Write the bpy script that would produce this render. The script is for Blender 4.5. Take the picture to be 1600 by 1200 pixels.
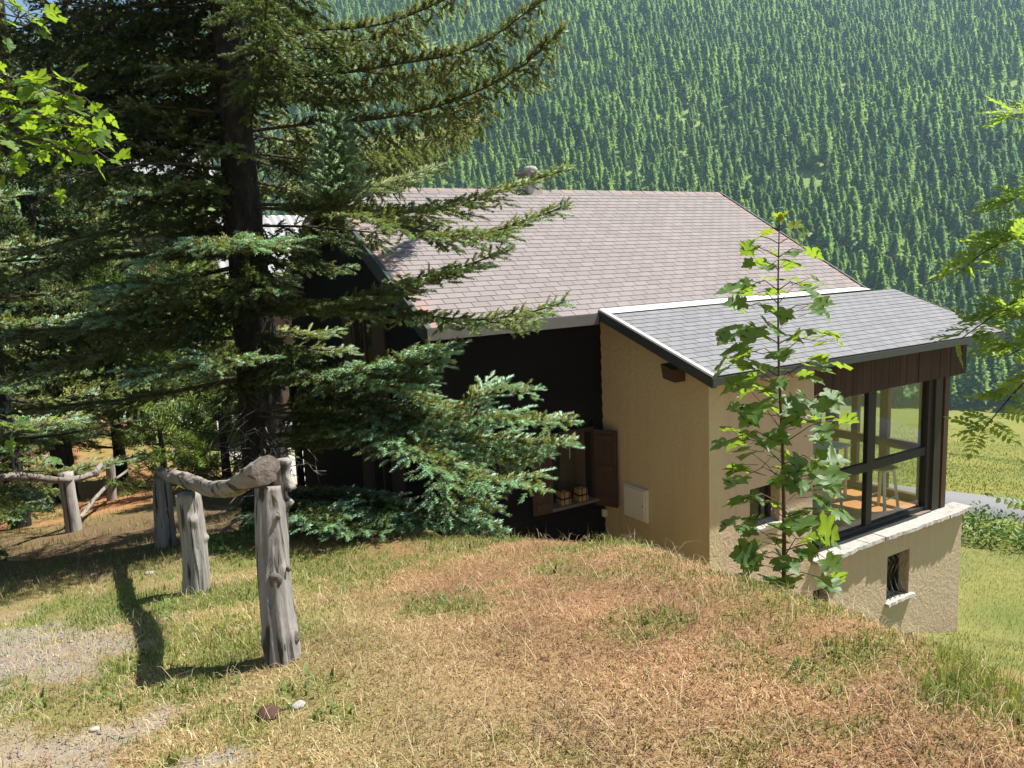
# Chalet on an alpine slope, seen from the bank above it.  Metres; the lens is at the origin, x runs along the house, y across it.
import bpy, math, random
import numpy as np
from mathutils import Matrix, Vector

for o in list(bpy.data.objects):
    bpy.data.objects.remove(o)
scene = bpy.context.scene
C = scene.collection
rng = np.random.RandomState(7)
random.seed(7)
PI = math.pi

# ------------------------------------------------------------------ camera, sky, sun, exposure
YAW, PITCH, ROLL = math.radians(31.816), math.radians(8.725), math.radians(-2.49)
fw = np.array([math.sin(YAW)*math.cos(PITCH), math.cos(YAW)*math.cos(PITCH), -math.sin(PITCH)])
r0 = np.array([math.cos(YAW), -math.sin(YAW), 0.0])
u0 = np.cross(r0, fw)
rt = math.cos(ROLL)*r0 + math.sin(ROLL)*u0
up = -math.sin(ROLL)*r0 + math.cos(ROLL)*u0
cam_d = bpy.data.cameras.new('camera')
cam = bpy.data.objects.new('camera', cam_d); C.objects.link(cam)
cam_d.sensor_fit = 'HORIZONTAL'; cam_d.sensor_width = 36.0; cam_d.lens = 36.0*1230/1600
cam_d.clip_start = 0.05; cam_d.clip_end = 6000
cam.matrix_world = Matrix(((rt[0], up[0], -fw[0], 0), (rt[1], up[1], -fw[1], 0), (rt[2], up[2], -fw[2], 0), (0, 0, 0, 1)))
scene.camera = cam

SUN = np.array([0.5, -0.14, 0.855]); SUN /= np.linalg.norm(SUN)
world = bpy.data.worlds.new('World'); scene.world = world; world.use_nodes = True
wn = world.node_tree.nodes; wl = world.node_tree.links
sky = wn.new('ShaderNodeTexSky'); sky.sky_type = 'NISHITA'; sky.sun_disc = False
sky.sun_elevation = math.asin(SUN[2]); sky.sun_rotation = math.atan2(SUN[0], SUN[1])
sky.altitude = 1600; sky.air_density = 1.0; sky.dust_density = 1.2; sky.ozone_density = 1.0
wl.new(sky.outputs[0], wn['Background'].inputs[0]); wn['Background'].inputs[1].default_value = 0.05
sun_d = bpy.data.lights.new('sun', 'SUN'); sun_d.energy = 5.0; sun_d.angle = math.radians(0.53); sun_d.color = (1.0, 0.955, 0.88)
sun = bpy.data.objects.new('sun', sun_d); C.objects.link(sun)
sun.rotation_euler = Vector(SUN).to_track_quat('Z', 'Y').to_euler(); sun.location = (20, -5, 40)
vs = scene.view_settings
vs.view_transform = 'Standard'; vs.look = 'None'; vs.exposure = 1.3; vs.gamma = 1.0; vs.use_curve_mapping = False
scene.cycles.use_denoising = True
scene.cycles.max_bounces = 7; scene.cycles.diffuse_bounces = 3; scene.cycles.transparent_max_bounces = 12
scene.cycles.volume_bounces = 1
scene.cycles.sample_clamp_indirect = 6.0

# ------------------------------------------------------------------ helpers
ORG = {}
def org(o):
    return ORG.get(o.name, np.zeros(3)) if o is not None else np.zeros(3)
def tag(o, label=None, category=None, group=None, kind=None):
    if label: o['label'] = label
    if category: o['category'] = category
    if group: o['group'] = group
    if kind: o['kind'] = kind
    return o
def empty(name, loc, parent=None):
    o = bpy.data.objects.new(name, None); o.empty_display_size = 0.2; C.objects.link(o)
    loc = np.array(loc, float)
    o.location = loc - org(parent)
    if parent is not None: o.parent = parent
    ORG[o.name] = loc
    return o
def mkmesh(name, V, F, mat=None, smooth=False):
    me = bpy.data.meshes.new(name)
    V = np.asarray(V, np.float32).reshape(-1, 3)
    if isinstance(F, np.ndarray):
        k = F.shape[1]; n = len(F)
        me.vertices.add(len(V)); me.vertices.foreach_set('co', V.ravel())
        me.loops.add(n*k); me.loops.foreach_set('vertex_index', F.ravel().astype(np.int32))
        me.polygons.add(n); me.polygons.foreach_set('loop_start', np.arange(0, n*k, k, dtype=np.int32))
        try: me.polygons.foreach_set('loop_total', np.full(n, k, np.int32))
        except Exception: pass
        me.update(calc_edges=True)
    else:
        me.from_pydata(V.tolist(), [], [list(f) for f in F]); me.update()
    if smooth: me.polygons.foreach_set('use_smooth', np.ones(len(me.polygons), bool))
    if mat is not None:
        for m in (mat if isinstance(mat, (list, tuple)) else [mat]): me.materials.append(m)
    return me
def set_normals(me, N):
    me.polygons.foreach_set('use_smooth', np.ones(len(me.polygons), bool)); me.normals_split_custom_set_from_vertices(np.asarray(N, np.float32).tolist())
def addcol(me, col, name='col'):
    a = me.color_attributes.new(name, 'FLOAT_COLOR', 'POINT')
    col = np.asarray(col, np.float32)
    if col.shape[1] == 3: col = np.hstack([col, np.ones((len(col), 1), np.float32)])
    a.data.foreach_set('color', col.ravel())
def link(name, me, parent=None, loc=None):
    """mesh already in local coordinates; loc = world position of its origin"""
    o = bpy.data.objects.new(name, me); C.objects.link(o)
    pw = org(parent)
    lw = pw if loc is None else np.array(loc, float)
    o.location = lw - pw
    if parent is not None: o.parent = parent
    ORG[o.name] = np.array(lw, float)
    return o
def add(name, V, F, mat, parent=None, smooth=False, col=None, loc=None):
    """vertices in world coordinates"""
    base = org(parent) if loc is None else np.array(loc, float)
    me = mkmesh(name, np.asarray(V, float) - base, F, mat, smooth)
    if col is not None: addcol(me, col)
    return link(name, me, parent, base)

class MB:
    def __init__(s): s.V = []; s.F = []
    def raw(s, v, f):
        n = len(s.V); s.V += [tuple(map(float, p)) for p in v]; s.F += [tuple(i+n for i in q) for q in f]; return s
    def box(s, a, b):
        x0, y0, z0 = a; x1, y1, z1 = b
        return s.raw([(x0,y0,z0),(x1,y0,z0),(x1,y1,z0),(x0,y1,z0),(x0,y0,z1),(x1,y0,z1),(x1,y1,z1),(x0,y1,z1)],
                     [(0,3,2,1),(4,5,6,7),(0,1,5,4),(1,2,6,5),(2,3,7,6),(3,0,4,7)])
    def hexa(s, bottom, top):
        return s.raw(list(bottom)+list(top), [(0,3,2,1),(4,5,6,7),(0,1,5,4),(1,2,6,5),(2,3,7,6),(3,0,4,7)])
    def bar(s, a, b, w, h, upv=(0, 0, 1)):
        a = np.array(a, float); b = np.array(b, float); d = b-a; d /= np.linalg.norm(d)
        sd = np.cross(d, upv); sd /= np.linalg.norm(sd); u = np.cross(sd, d)
        q = [sd*w/2*i+u*h/2*j for i, j in ((-1,-1),(1,-1),(1,1),(-1,1))]
        return s.hexa([a+k for k in q], [b+k for k in q])
    def tube(s, pts, rad, n=8, cap=True):
        pts = np.array(pts, float); k = len(pts); rad = np.broadcast_to(np.asarray(rad, float), (k,))
        tg = np.gradient(pts, axis=0); tg /= (np.linalg.norm(tg, axis=1)[:, None]+1e-9)
        ref = np.array([0, 0, 1.0]) if abs(tg[0][2]) < .9 else np.array([1.0, 0, 0])
        v = []; f = []
        for i in range(k):
            sd = np.cross(tg[i], ref); sd /= np.linalg.norm(sd)+1e-9; u = np.cross(sd, tg[i])
            for j in range(n):
                a = 2*PI*j/n; v.append(pts[i]+rad[i]*(math.cos(a)*sd+math.sin(a)*u))
        for i in range(k-1):
            for j in range(n):
                f.append((i*n+j, i*n+(j+1) % n, (i+1)*n+(j+1) % n, (i+1)*n+j))
        if cap: f.append(tuple(range(n-1, -1, -1))); f.append(tuple((k-1)*n+j for j in range(n)))
        return s.raw(v, f)
    def build(s, name, mat, parent=None, smooth=False, loc=None):
        return add(name, s.V, s.F, mat, parent, smooth, loc=loc)

def bevel(o, w=0.006, seg=1):
    m = o.modifiers.new('bevel', 'BEVEL'); m.width = w; m.segments = seg; m.limit_method = 'ANGLE'
    return o
def unit(v):
    v = np.asarray(v, float); return v/(np.linalg.norm(v, axis=-1, keepdims=True)+1e-9)
def sstep(a, b, x):
    t = np.clip((x-a)/(b-a), 0, 1); return t*t*(3-2*t)
def smax(a, b, k):
    h = np.clip(0.5+0.5*(a-b)/k, 0, 1); return b+(a-b)*h + k*h*(1-h)

_tab = rng.rand(256, 256)
def vnoise(x, y, s=1.0):
    """value noise, 0..1"""
    x = np.asarray(x, float)/s+1000; y = np.asarray(y, float)/s+1000
    xi = np.floor(x).astype(int); yi = np.floor(y).astype(int); fx = x-xi; fy = y-yi
    fx = fx*fx*(3-2*fx); fy = fy*fy*(3-2*fy)
    g = lambda i, j: _tab[i % 256, j % 256]
    return (g(xi, yi)*(1-fx)+g(xi+1, yi)*fx)*(1-fy)+(g(xi, yi+1)*(1-fx)+g(xi+1, yi+1)*fx)*fy

# ------------------------------------------------------------------ materials
class Nt:
    def __init__(s, name):
        s.m = bpy.data.materials.new(name); s.m.use_nodes = True
        s.t = s.m.node_tree; s.n = s.t.nodes; s.b = s.n['Principled BSDF']; s.out = s.n['Material Output']
    def new(s, typ, **kw):
        n = s.n.new(typ)
        for k, v in kw.items():
            if k.startswith('i_'):
                key = k[2:]; key = int(key) if key.isdigit() else key
                n.inputs[key].default_value = v
            else: setattr(n, k, v)
        return n
    def l(s, a, b): s.t.links.new(a, b); return s
    def noise(s, scale, detail=5, rough=.6, vec=None, dist=0.0):
        n = s.new('ShaderNodeTexNoise'); n.inputs['Scale'].default_value = scale; n.inputs['Detail'].default_value = detail
        n.inputs['Roughness'].default_value = rough; n.inputs['Distortion'].default_value = dist
        if vec is not None: s.l(vec, n.inputs['Vector'])
        return n.outputs['Fac']
    def ramp(s, fac, stops):
        n = s.new('ShaderNodeValToRGB'); e = n.color_ramp.elements
        while len(e) < len(stops): e.new(0.5)
        for i, (p, c) in enumerate(stops):
            e[i].position = p; e[i].color = (c[0], c[1], c[2], 1) if hasattr(c, '__len__') else (c, c, c, 1)
        s.l(fac, n.inputs[0]); return n.outputs[0]
    def mix(s, fac, a, b, mode='MIX'):
        n = s.new('ShaderNodeMix', data_type='RGBA', blend_type=mode)
        for sock, v in ((n.inputs[0], fac), (n.inputs[6], a), (n.inputs[7], b)):
            if isinstance(v, bpy.types.NodeSocket): s.l(v, sock)
            elif hasattr(v, '__len__'): sock.default_value = (v[0], v[1], v[2], 1)
            else: sock.default_value = v if sock.type == 'VALUE' else (v, v, v, 1)
        return n.outputs[2]
    def math(s, op, a, b=0.0):
        n = s.new('ShaderNodeMath', operation=op)
        for sock, v in ((n.inputs[0], a), (n.inputs[1], b)):
            if isinstance(v, bpy.types.NodeSocket): s.l(v, sock)
            else: sock.default_value = v
        return n.outputs[0]
    def coords(s, kind='Object', scale=(1, 1, 1), rot=(0, 0, 0)):
        c = s.new('ShaderNodeTexCoord'); m = s.new('ShaderNodeMapping'); m.inputs['Scale'].default_value = scale; m.inputs['Rotation'].default_value = rot
        s.l(c.outputs[kind], m.inputs['Vector']); return m.outputs[0]
    def wpos(s, scale=(1, 1, 1)):
        c = s.new('ShaderNodeNewGeometry'); m = s.new('ShaderNodeMapping'); m.inputs['Scale'].default_value = scale
        s.l(c.outputs['Position'], m.inputs['Vector']); return m.outputs[0]
    def bump(s, h, strength=.4, dist=.02):
        n = s.new('ShaderNodeBump'); n.inputs['Strength'].default_value = strength; n.inputs['Distance'].default_value = dist
        s.l(h, n.inputs['Height']); s.l(n.outputs[0], s.b.inputs['Normal']); return n.outputs[0]
    def col(s, c): 
        if isinstance(c, bpy.types.NodeSocket): s.l(c, s.b.inputs['Base Color'])
        else: s.b.inputs['Base Color'].default_value = (c[0], c[1], c[2], 1)
        return s
    def p(s, rough=.8, spec=.3, metal=0.0):
        s.b.inputs['Roughness'].default_value = rough; s.b.inputs['Specular IOR Level'].default_value = spec; s.b.inputs['Metallic'].default_value = metal; return s
    def attr(s, name='col'):
        n = s.new('ShaderNodeAttribute'); n.attribute_name = name; return n.outputs['Color']
    def rnd(s):
        a = s.new('ShaderNodeObjectInfo').outputs['Random']; b = s.new('ShaderNodeNewGeometry').outputs['Random Per Island']
        return s.math('FRACT', s.math('ADD', a, b))
    def translucent(s, color, fac):
        """leaf: mix the Principled surface with a translucent lobe"""
        tr = s.new('ShaderNodeBsdfTranslucent'); mx = s.new('ShaderNodeMixShader'); mx.inputs[0].default_value = fac
        if isinstance(color, bpy.types.NodeSocket): s.l(color, tr.inputs[0])
        else: tr.inputs[0].default_value = (*color, 1)
        s.l(s.b.outputs[0], mx.inputs[1]); s.l(tr.outputs[0], mx.inputs[2]); s.l(mx.outputs[0], s.out.inputs['Surface']); return s

def plain(name, c, rough=.7, spec=.3, var=.25, scale=9, bump=.15, metal=0):
    k = Nt(name); v = k.coords('Object'); n = k.noise(scale, 5, .65, v)
    k.col(k.mix(n, tuple(x*(1-var) for x in c), tuple(min(1, x*(1+var)) for x in c))).p(rough, spec, metal); k.bump(n, bump, .01); return k.m

def wood(name, dark, light, axis='Z', rough=.8, scale=14, stretch=.06, bump=.35, spec=.25, crack=False):
    k = Nt(name); sc = [1, 1, 1]; sc['XYZ'.index(axis)] = stretch
    v = k.coords('Object', tuple(sc)); n = k.noise(scale, 7, .7, v, .4); n2 = k.noise(scale*4, 4, .6, v)
    w = k.coords('Object'); big = k.noise(1.3, 3, .5, w)
    f = k.math('ADD', k.math('MULTIPLY', n, .65), k.math('MULTIPLY', n2, .35))
    c = k.ramp(f, [(.3, dark), (.72, light)])
    c = k.mix(k.math('MULTIPLY', k.rnd(), .5), c, tuple(x*.55 for x in dark))
    c = k.mix(k.math('MULTIPLY', big, .35), c, tuple(x*1.4 for x in light))
    if crack: c = k.mix(k.ramp(k.noise(scale*1.5, 3, .5, k.coords('Object', tuple(1 if q == 1 else stretch*.35 for q in sc)), .3), [(.385, .82), (.43, 0.)]), c, (.012, .010, .008))
    k.col(c).p(rough, spec); k.bump(f, bump, .012); return k.m

M = {}
# stucco: trowelled, swirled relief
def stucco_mat(nm, ca, cb):
    k = Nt(nm); v = k.wpos(); n1 = k.noise(7, 6, .62, v, 1.6); n2 = k.noise(34, 4, .6, v, .8); n3 = k.noise(.7, 4, .6, v)
    c = k.mix(n3, ca, cb); c = k.mix(k.math('MULTIPLY', n2, .35), c, (.36, .285, .175))
    geo = k.new('ShaderNodeSeparateXYZ'); k.l(k.wpos(), geo.inputs[0])
    # rain streaks under the eave and a rust-red stain by the lower corner
    streak = k.ramp(k.noise(3.0, 4, .6, k.wpos((3, 3, .12))), [(.5, 0.), (.75, 1.)]); c = k.mix(k.math('MULTIPLY', streak, .25), c, (.34, .25, .15))
    sx = k.math('ABSOLUTE', k.math('SUBTRACT', geo.outputs[0], 12.7)); sz = k.math('ABSOLUTE', k.math('ADD', geo.outputs[2], 6.95))
    st = k.math('ADD', k.math('MULTIPLY', sx, 1.3), k.math('MULTIPLY', sz, 2.8)); st = k.math('ADD', st, k.math('MULTIPLY', n1, .9))
    c = k.mix(k.ramp(st, [(.55, .75), (1.35, 0.)]), c, (.42, .17, .07))
    dirt = k.math('SUBTRACT', k.math('MULTIPLY', k.math('ADD', geo.outputs[2], 6.1), -1.2), k.math('MULTIPLY', n1, .9)); c = k.mix(k.ramp(dirt, [(0., 0.), (.75, .55)]), c, (.30, .20, .12))
    k.col(c).p(.92, .15); k.bump(k.math('ADD', n1, k.math('MULTIPLY', n2, .3)), .75, .03); return k.m
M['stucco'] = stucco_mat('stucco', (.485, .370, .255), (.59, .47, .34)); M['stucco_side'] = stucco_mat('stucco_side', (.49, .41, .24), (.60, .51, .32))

M['black_wood'] = wood('black_wood', (.003, .0026, .0024), (.012, .0095, .008), 'X', .85, 10, .05, .6, .12)
M['black_wood_y'] = wood('black_wood_gable', (.003, .0026, .0024), (.012, .0095, .008), 'Y', .85, 10, .05, .6, .12)
M['fascia'] = wood('fascia_wood', (.012, .0065, .005), (.085, .040, .024), 'Z', .75, 16, .045, .4)
M['shutter'] = wood('shutter_wood', (.028, .017, .010), (.085, .052, .030), 'Z', .75, 14, .06, .3)
M['frame'] = wood('frame_wood', (.010, .008, .007), (.040, .028, .020), 'Z', .6, 12, .06, .25, .35)
M['frame_red'] = wood('frame_red_wood', (.03, .014, .008), (.11, .05, .025), 'Z', .6, 12, .06, .25, .35)
M['rail_wood'] = wood('rail_wood', (.07, .055, .045), (.22, .18, .14), 'X', .7, 12, .06, .3)
M['log'] = wood('weathered_log', (.075, .066, .058), (.40, .375, .345), 'Z', .9, 17, .05, .9, .2, True)
M['log_dark'] = wood('rail_log', (.055, .045, .038), (.37, .325, .28), 'Y', .9, 16, .16, 1.0, .2, True)
M['end_grain'] = plain('end_grain', (.13, .108, .09), .95, .15, .75, 40, 1.0)
M['floor'] = wood('floor_wood', (.42, .17, .06), (.62, .28, .10), 'X', .45, 5, .08, .05, .4)
M['white'] = plain('white_plastic', (.62, .63, .60), .5, .4, .06, 5, .02)
M['box'] = plain('meter_box_plastic', (.60, .60, .54), .55, .35, .07, 4, .03)
M['metal'] = plain('dark_metal', (.055, .060, .060), .45, .5, .2, 6, .05, .4)
M['gutter'] = plain('grey_metal', (.12, .112, .10), .6, .4, .35, 7, .1, 0)
M['verge_green'] = plain('green_grey_metal', (.028, .040, .038), .6, .3, .3, 5, .08, 0)
M['flashing'] = plain('flashing', (.60, .57, .50), .6, .3, .08, 6, .05)
M['iron'] = plain('iron_bar', (.16, .15, .14), .5, .5, .3, 20, .1, .5)
M['dark'] = plain('dark_interior', (.012, .011, .010), .9, .1, .2, 3, .05)
M['lantern'] = plain('pale_wood', (.36, .215, .08), .7, .3, .25, 30, .1)
M['cloth'] = plain('grey_cloth', (.10, .105, .11), .95, .1, .3, 12, .3)
M['teal'] = plain('pale_teal_cloth', (.30, .42, .38), .9, .1, .4, 14, .2)
M['interior_wall'] = plain('interior_plaster', (.30, .24, .17), .9, .1, .1, 3, .05)
# stone slabs
k = Nt('stone_slab'); v = k.wpos(); n = k.noise(9, 7, .7, v); n2 = k.noise(60, 3, .6, v)
c = k.ramp(n, [(.3, (.20, .185, .165)), (.55, (.34, .32, .29)), (.75, (.43, .41, .38))]); c = k.mix(k.math('MULTIPLY', k.rnd(), .35), c, (.45, .42, .37))
k.col(c).p(.9, .2); k.bump(k.math('ADD', n, k.math('MULTIPLY', n2, .3)), .7, .02); M['stone'] = k.m
k = Nt('grey_stone'); v = k.coords('Object'); n = k.noise(11, 7, .7, v)
k.col(k.ramp(n, [(.3, (.16, .15, .14)), (.7, (.42, .40, .36))])).p(.9, .2); k.bump(n, .6, .02); M['greystone'] = k.m
# shingles
def shingle_mat(name, a, b, lichen):
    k = Nt(name); v = k.wpos(); gr = k.noise(160, 3, .7, v); mid = k.noise(2.2, 5, .6, v); big = k.noise(.55, 3, .55, v)
    c = k.mix(mid, a, b); c = k.mix(k.math('MULTIPLY', k.rnd(), .42), c, tuple(x*.66 for x in a)); c = k.mix(k.math('MULTIPLY', gr, .5), c, tuple(x*.5 for x in a))
    if lichen:
        s3 = k.new('ShaderNodeSeparateXYZ'); k.l(v, s3.inputs[0])
        # orange lichen near the ridge and along the ends of the roof
        e1 = k.ramp(s3.outputs[2], [(.0, 0.), (1., 0.)])
        zz = k.math('MULTIPLY', k.math('SUBTRACT', s3.outputs[2], .85), 1.1)
        xe = k.math('MULTIPLY', k.math('SUBTRACT', k.math('ABSOLUTE', k.math('SUBTRACT', s3.outputs[0], 9.1)), 3.55), .62)
        e = k.math('MAXIMUM', k.math('MAXIMUM', zz, xe), 0.)
        f = k.math('MULTIPLY', k.math('MINIMUM', e, .8), k.noise(3.2, 6, .7, k.wpos((1, 2.2, 2.2))))
        c = k.mix(k.ramp(f, [(.24, 0.), (.50, .60)]), c, (.50, .19, .075))
    k.col(c).p(.9, .25); k.bump(gr, .35, .004); return k.m
M['shingle'] = shingle_mat('roof_shingle', (.222, .193, .188), (.285, .252, .245), True)
M['shingle_grey'] = shingle_mat('porch_shingle', (.195, .195, .203), (.24, .24, .25), False)
M['deck'] = plain('roof_underlay', (.045, .040, .038), .95, .1, .2, 5, .05)
# glass: clear pane with Fresnel reflection
k = Nt('window_glass'); tr = k.new('ShaderNodeBsdfTransparent'); tr.inputs[0].default_value = (.92, .95, .94, 1)
gl = k.new('ShaderNodeBsdfGlossy'); gl.inputs['Roughness'].default_value = .02; fr = k.math('ADD', k.math('MULTIPLY', k.math('POWER', k.new('ShaderNodeLayerWeight').outputs['Facing'], 4.), .75), .035)
mx = k.new('ShaderNodeMixShader'); k.l(fr, mx.inputs[0]); k.l(tr.outputs[0], mx.inputs[1]); k.l(gl.outputs[0], mx.inputs[2]); k.l(mx.outputs[0], k.out.inputs[0]); M['glass'] = k.m
# bark
k = Nt('spruce_bark'); v = k.wpos((1, 1, .35)); n = k.noise(16, 7, .72, v, .5); n2 = k.noise(45, 4, .6, k.wpos())
k.col(k.ramp(n, [(.32, (.010, .009, .0085)), (.55, (.034, .031, .029)), (.75, (.10, .092, .084))])).p(.95, .15); k.bump(k.math('ADD', n, k.math('MULTIPLY', n2, .4)), 1.0, .03); M['bark'] = k.m
M['twig'] = plain('twig_bark', (.055, .045, .036), .9, .2, .4, 30, .3)
M['dead_twig'] = plain('dead_twig', (.22, .19, .165), .9, .2, .3, 30, .3)
M['red_stem'] = plain('red_brown_stem', (.11, .055, .04), .7, .3, .3, 20, .2)
# needles and grass take the plant's own colour from the mesh
def attr_leaf(name, tfac, rough=.55, spec=.3, tmul=(1.25, 1.35, .75)):
    k = Nt(name); a = k.attr(); k.col(a).p(rough, spec); t = k.mix(1.0, a, tmul, 'MULTIPLY'); k.translucent(t, tfac); return k.m
M['needles'] = attr_leaf('needles', .30)
M['grass'] = attr_leaf('grass_blades', .33, .6, .25, (1.1, 1.15, .8))
M['straw'] = attr_leaf('dry_straw', .12, .8, .15, (1, 1, .9))
def leaf_mat(name, a, b, t, fac, rough=.38, spec=.5):
    k = Nt(name); r = k.rnd(); n = k.noise(25, 3, .6, k.coords('Object')); c = k.mix(r, a, b); c = k.mix(k.math('MULTIPLY', n, .35), c, tuple(x*1.35 for x in b))
    k.col(c).p(rough, spec); k.bump(n, .25, .006); tc = k.mix(r, t, tuple(x*.8 for x in t)); k.translucent(tc, fac); return k.m
M['maple'] = leaf_mat('maple_leaf', (.045, .105, .030), (.085, .165, .045), (.34, .50, .04), .46, .45, .4)
M['maple_young'] = leaf_mat('young_maple_leaf', (.11, .17, .03), (.17, .22, .04), (.42, .50, .04), .5)
M['maple_bright'] = leaf_mat('maple_branch_leaf', (.055, .125, .020), (.11, .20, .03), (.34, .50, .03), .5, .45, .4)
M['rowan'] = leaf_mat('rowan_leaf', (.085, .155, .028), (.14, .225, .045), (.40, .56, .06), .5, .5, .35)
M['herb'] = leaf_mat('herb_leaf', (.045, .10, .025), (.09, .16, .04), (.16, .28, .04), .3, .5, .3)
# larch of the far slope
k = Nt('larch_needles'); r = k.rnd(); oi = k.new('ShaderNodeObjectInfo').outputs['Random']
c = k.ramp(oi, [(0., (.125, .210, .070)), (.35, (.185, .295, .090)), (.8, (.23, .35, .10)), (1., (.29, .40, .115))]); c = k.mix(k.math('MULTIPLY', r, .3), c, (.09, .15, .07))
loc = k.new('ShaderNodeObjectInfo').outputs['Location']; pn = k.noise(.016, 5, .65, loc); c = k.mix(k.ramp(pn, [(.38, .62), (.52, 0.)]), c, (.085, .165, .080)); pn2 = k.noise(.03, 3, .6, loc, .5); c = k.mix(k.ramp(pn2, [(.56, 0.), (.70, .5)]), c, (.30, .40, .14))
k.col(c).p(.7, .15); k.translucent(k.mix(1., c, (1.3, 1.4, .8), 'MULTIPLY'), .54); M['larch'] = k.m
M['larch_bark'] = plain('larch_bark', (.10, .085, .07), .95, .1, .3, 3, .1)
# ground: colour zones from the mesh, grain from noise
k = Nt('ground'); a = k.attr(); v = k.wpos(); n = k.noise(38, 6, .7, v); n2 = k.noise(3.1, 5, .6, v); n3 = k.noise(.16, 6, .65, k.wpos((1, 1, 1)), .6)
c = k.mix(n, k.mix(1., a, .55, 'MULTIPLY'), k.mix(1., a, 1.4, 'MULTIPLY')); c = k.mix(k.math('MULTIPLY', n2, .5), c, k.mix(1., a, (.85, .72, .6), 'MULTIPLY'))
c = k.mix(k.ramp(n3, [(.35, 0.), (.65, .5)]), c, k.mix(1., a, (1.25, 1.12, .85), 'MULTIPLY'))
k.col(c).p(.95, .1); k.bump(k.math('ADD', n, n2), .8, .03); M['ground'] = k.m
k = Nt('asphalt'); n = k.noise(60, 5, .7, k.wpos()); n2 = k.noise(1.2, 4, .6, k.wpos()); k.col(k.mix(n2, k.mix(n, (.12, .12, .125), (.19, .19, .195)), (.18, .175, .175))).p(.9, .2); M['road'] = k.m
k = Nt('corrugated_metal'); n = k.noise(1.4, 4, .6, k.wpos()); k.col(k.mix(n, (.24, .24, .24), (.33, .33, .325))).p(.45, .5, .3); M['tin'] = k.m
k = Nt('rock'); n = k.noise(.004, 9, .7, k.wpos()); k.col(k.ramp(n, [(.35, (.10, .11, .10)), (.6, (.26, .25, .25)), (.75, (.45, .44, .45))])).p(.95, .1); k.bump(n, 1., 40); M['rock'] = k.m
M['timber_wall'] = wood('timber_wall', (.05, .03, .018), (.13, .08, .05), 'X', .85, 6, .05, .3)
M['render_wall'] = plain('pale_render', (.46, .43, .38), .9, .15, .1, 2, .1)
M['gravel'] = plain('gravel_stone', (.24, .225, .215), .9, .15, .35, 14, .3)
M['barkchunk'] = plain('bark_chunk', (.075, .042, .030), .95, .1, .5, 18, .6)

# ------------------------------------------------------------------ terrain
FX, FY = math.sin(YAW), math.cos(YAW)
def fl(x, y): return x*FX+y*FY, x*FY-y*FX          # forward / lateral of the valley axis
def edge(x, y):
    xe = np.interp(y, [-9, 1.1, 1.45, 2.7, 3.6, 4.2, 5.2, 7.5, 10, 30], [2.28, 2.36, 2.48, 2.56, 2.72, 2.64, 2.25, 2.6, 3.4, 3.7]); return x-xe
def hill(f, l):
    base = -50+(f-232)*.68
    wob = 9*(vnoise(f, l, 95)-.5)+20*(vnoise(f+500, l, 210)-.5)
    cap = np.interp(l, [-700, -330, -235, -120, 60, 400], [-20, 90, 150, 270, 360, 420])
    return -smax(-(base+wob), -(cap+(wob*1.5)), 25)
def H(x, y):
    x = np.asarray(x, float); y = np.asarray(y, float); f, l = fl(x, y)
    zp = np.interp(y, [-60, -12, -3, 0, 2, 3.2, 5.3, 7.4, 12, 16, 20, 25, 45, 70, 270, 600], [14, 1.0, -1.2, -1.42, -1.46, -1.6, -2.03, -2.38, -3.4, -4.05, -4.6, -5.1, -5.6, -9, -50, -60])
    zp = zp+.25*sstep(-1.2, -6, x)*np.clip(-x-1.2, 0, 6)*(y < 60)
    # red earth bank beyond the second fence
    zp = zp+1.0*np.exp(-((x-1.0)/3.2)**2)*sstep(17.5, 22, y)*(1-sstep(26, 34, y))
    e = edge(x, y); ep = np.maximum(e, 0)
    drop = np.where(ep < .5, .8*ep*ep, .2+.8*(ep-.5))
    near = zp-drop
    s = .894*x+.447*y
    zr = np.interp(s, [0, 8.7, 9.9, 13.5, 15.5, 18.9, 26.8, 45, 270, 700], [-4.2, -4.5, -4.9, -6.3, -6.95, -7.25, -8.05, -11.3, -50, -120])
    z = np.where(e > -2, smax(near, zr, .5), smax(near, zr-3, .5))
    z = np.where(f > 120, smax(z, hill(f, l), 6), z)
    r = np.hypot(x, y)
    micro = (.045*(vnoise(x, y, .55)-.5)+.02*(vnoise(x+9, y, .17)-.5))*(r < 40)+.10*(vnoise(x, y, 1.9)-.5)*sstep(.8, 3, r)*(r < 60)
    z = z+micro*np.clip(1-sstep(20, 60, r), 0, 1)+sstep(25, 60, r)*(.5*(vnoise(x, y, 9)-.5)+.9*(vnoise(x, y, 30)-.5))
    # the road is cut level into the slope
    rc = road_off(x, y)
    return z
def road_off(x, y): return (x-24.25)*.93+(y-12.0)*.36
GRAVEL = [(-.12, 4.5, .55, 1.0), (.04, 2.98, .34, .13), (-.6, 3.4, .5, .4), (-.22, 2.76, .36, .17), (.28, 2.52, .25, .08), (-.3, 5.2, .5, .7)]
def gravel_w(x, y):
    w = np.zeros_like(x)
    for cx, cy, rx, ry in GRAVEL:
        d = np.hypot((x-cx)/rx, (y-cy)/ry)+.9*(vnoise(x, y, .16)-.5)+.5*(vnoise(x, y, .05)-.5); w = np.maximum(w, 1-sstep(.45, 1.15, d))
    return w*.8
GREEN = [(1.6, 3.3, .26, .3), (1.8, 4.5, .7, .45), (2.75, 3.55, .5, .35), (1.2, 4.9, 1.1, .6), (2.1, 2.3, .20, .22), (2.75, 1.25, .5, .35), (.35, 3.15, .2, .15), (2.95, 2.5, .25, .35), (.55, 3.9, .4, .5), (2.4, 1.6, .3, .16), (2.5, 4.7, .5, .5), (0.2, 5.4, .6, .5)]
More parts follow.
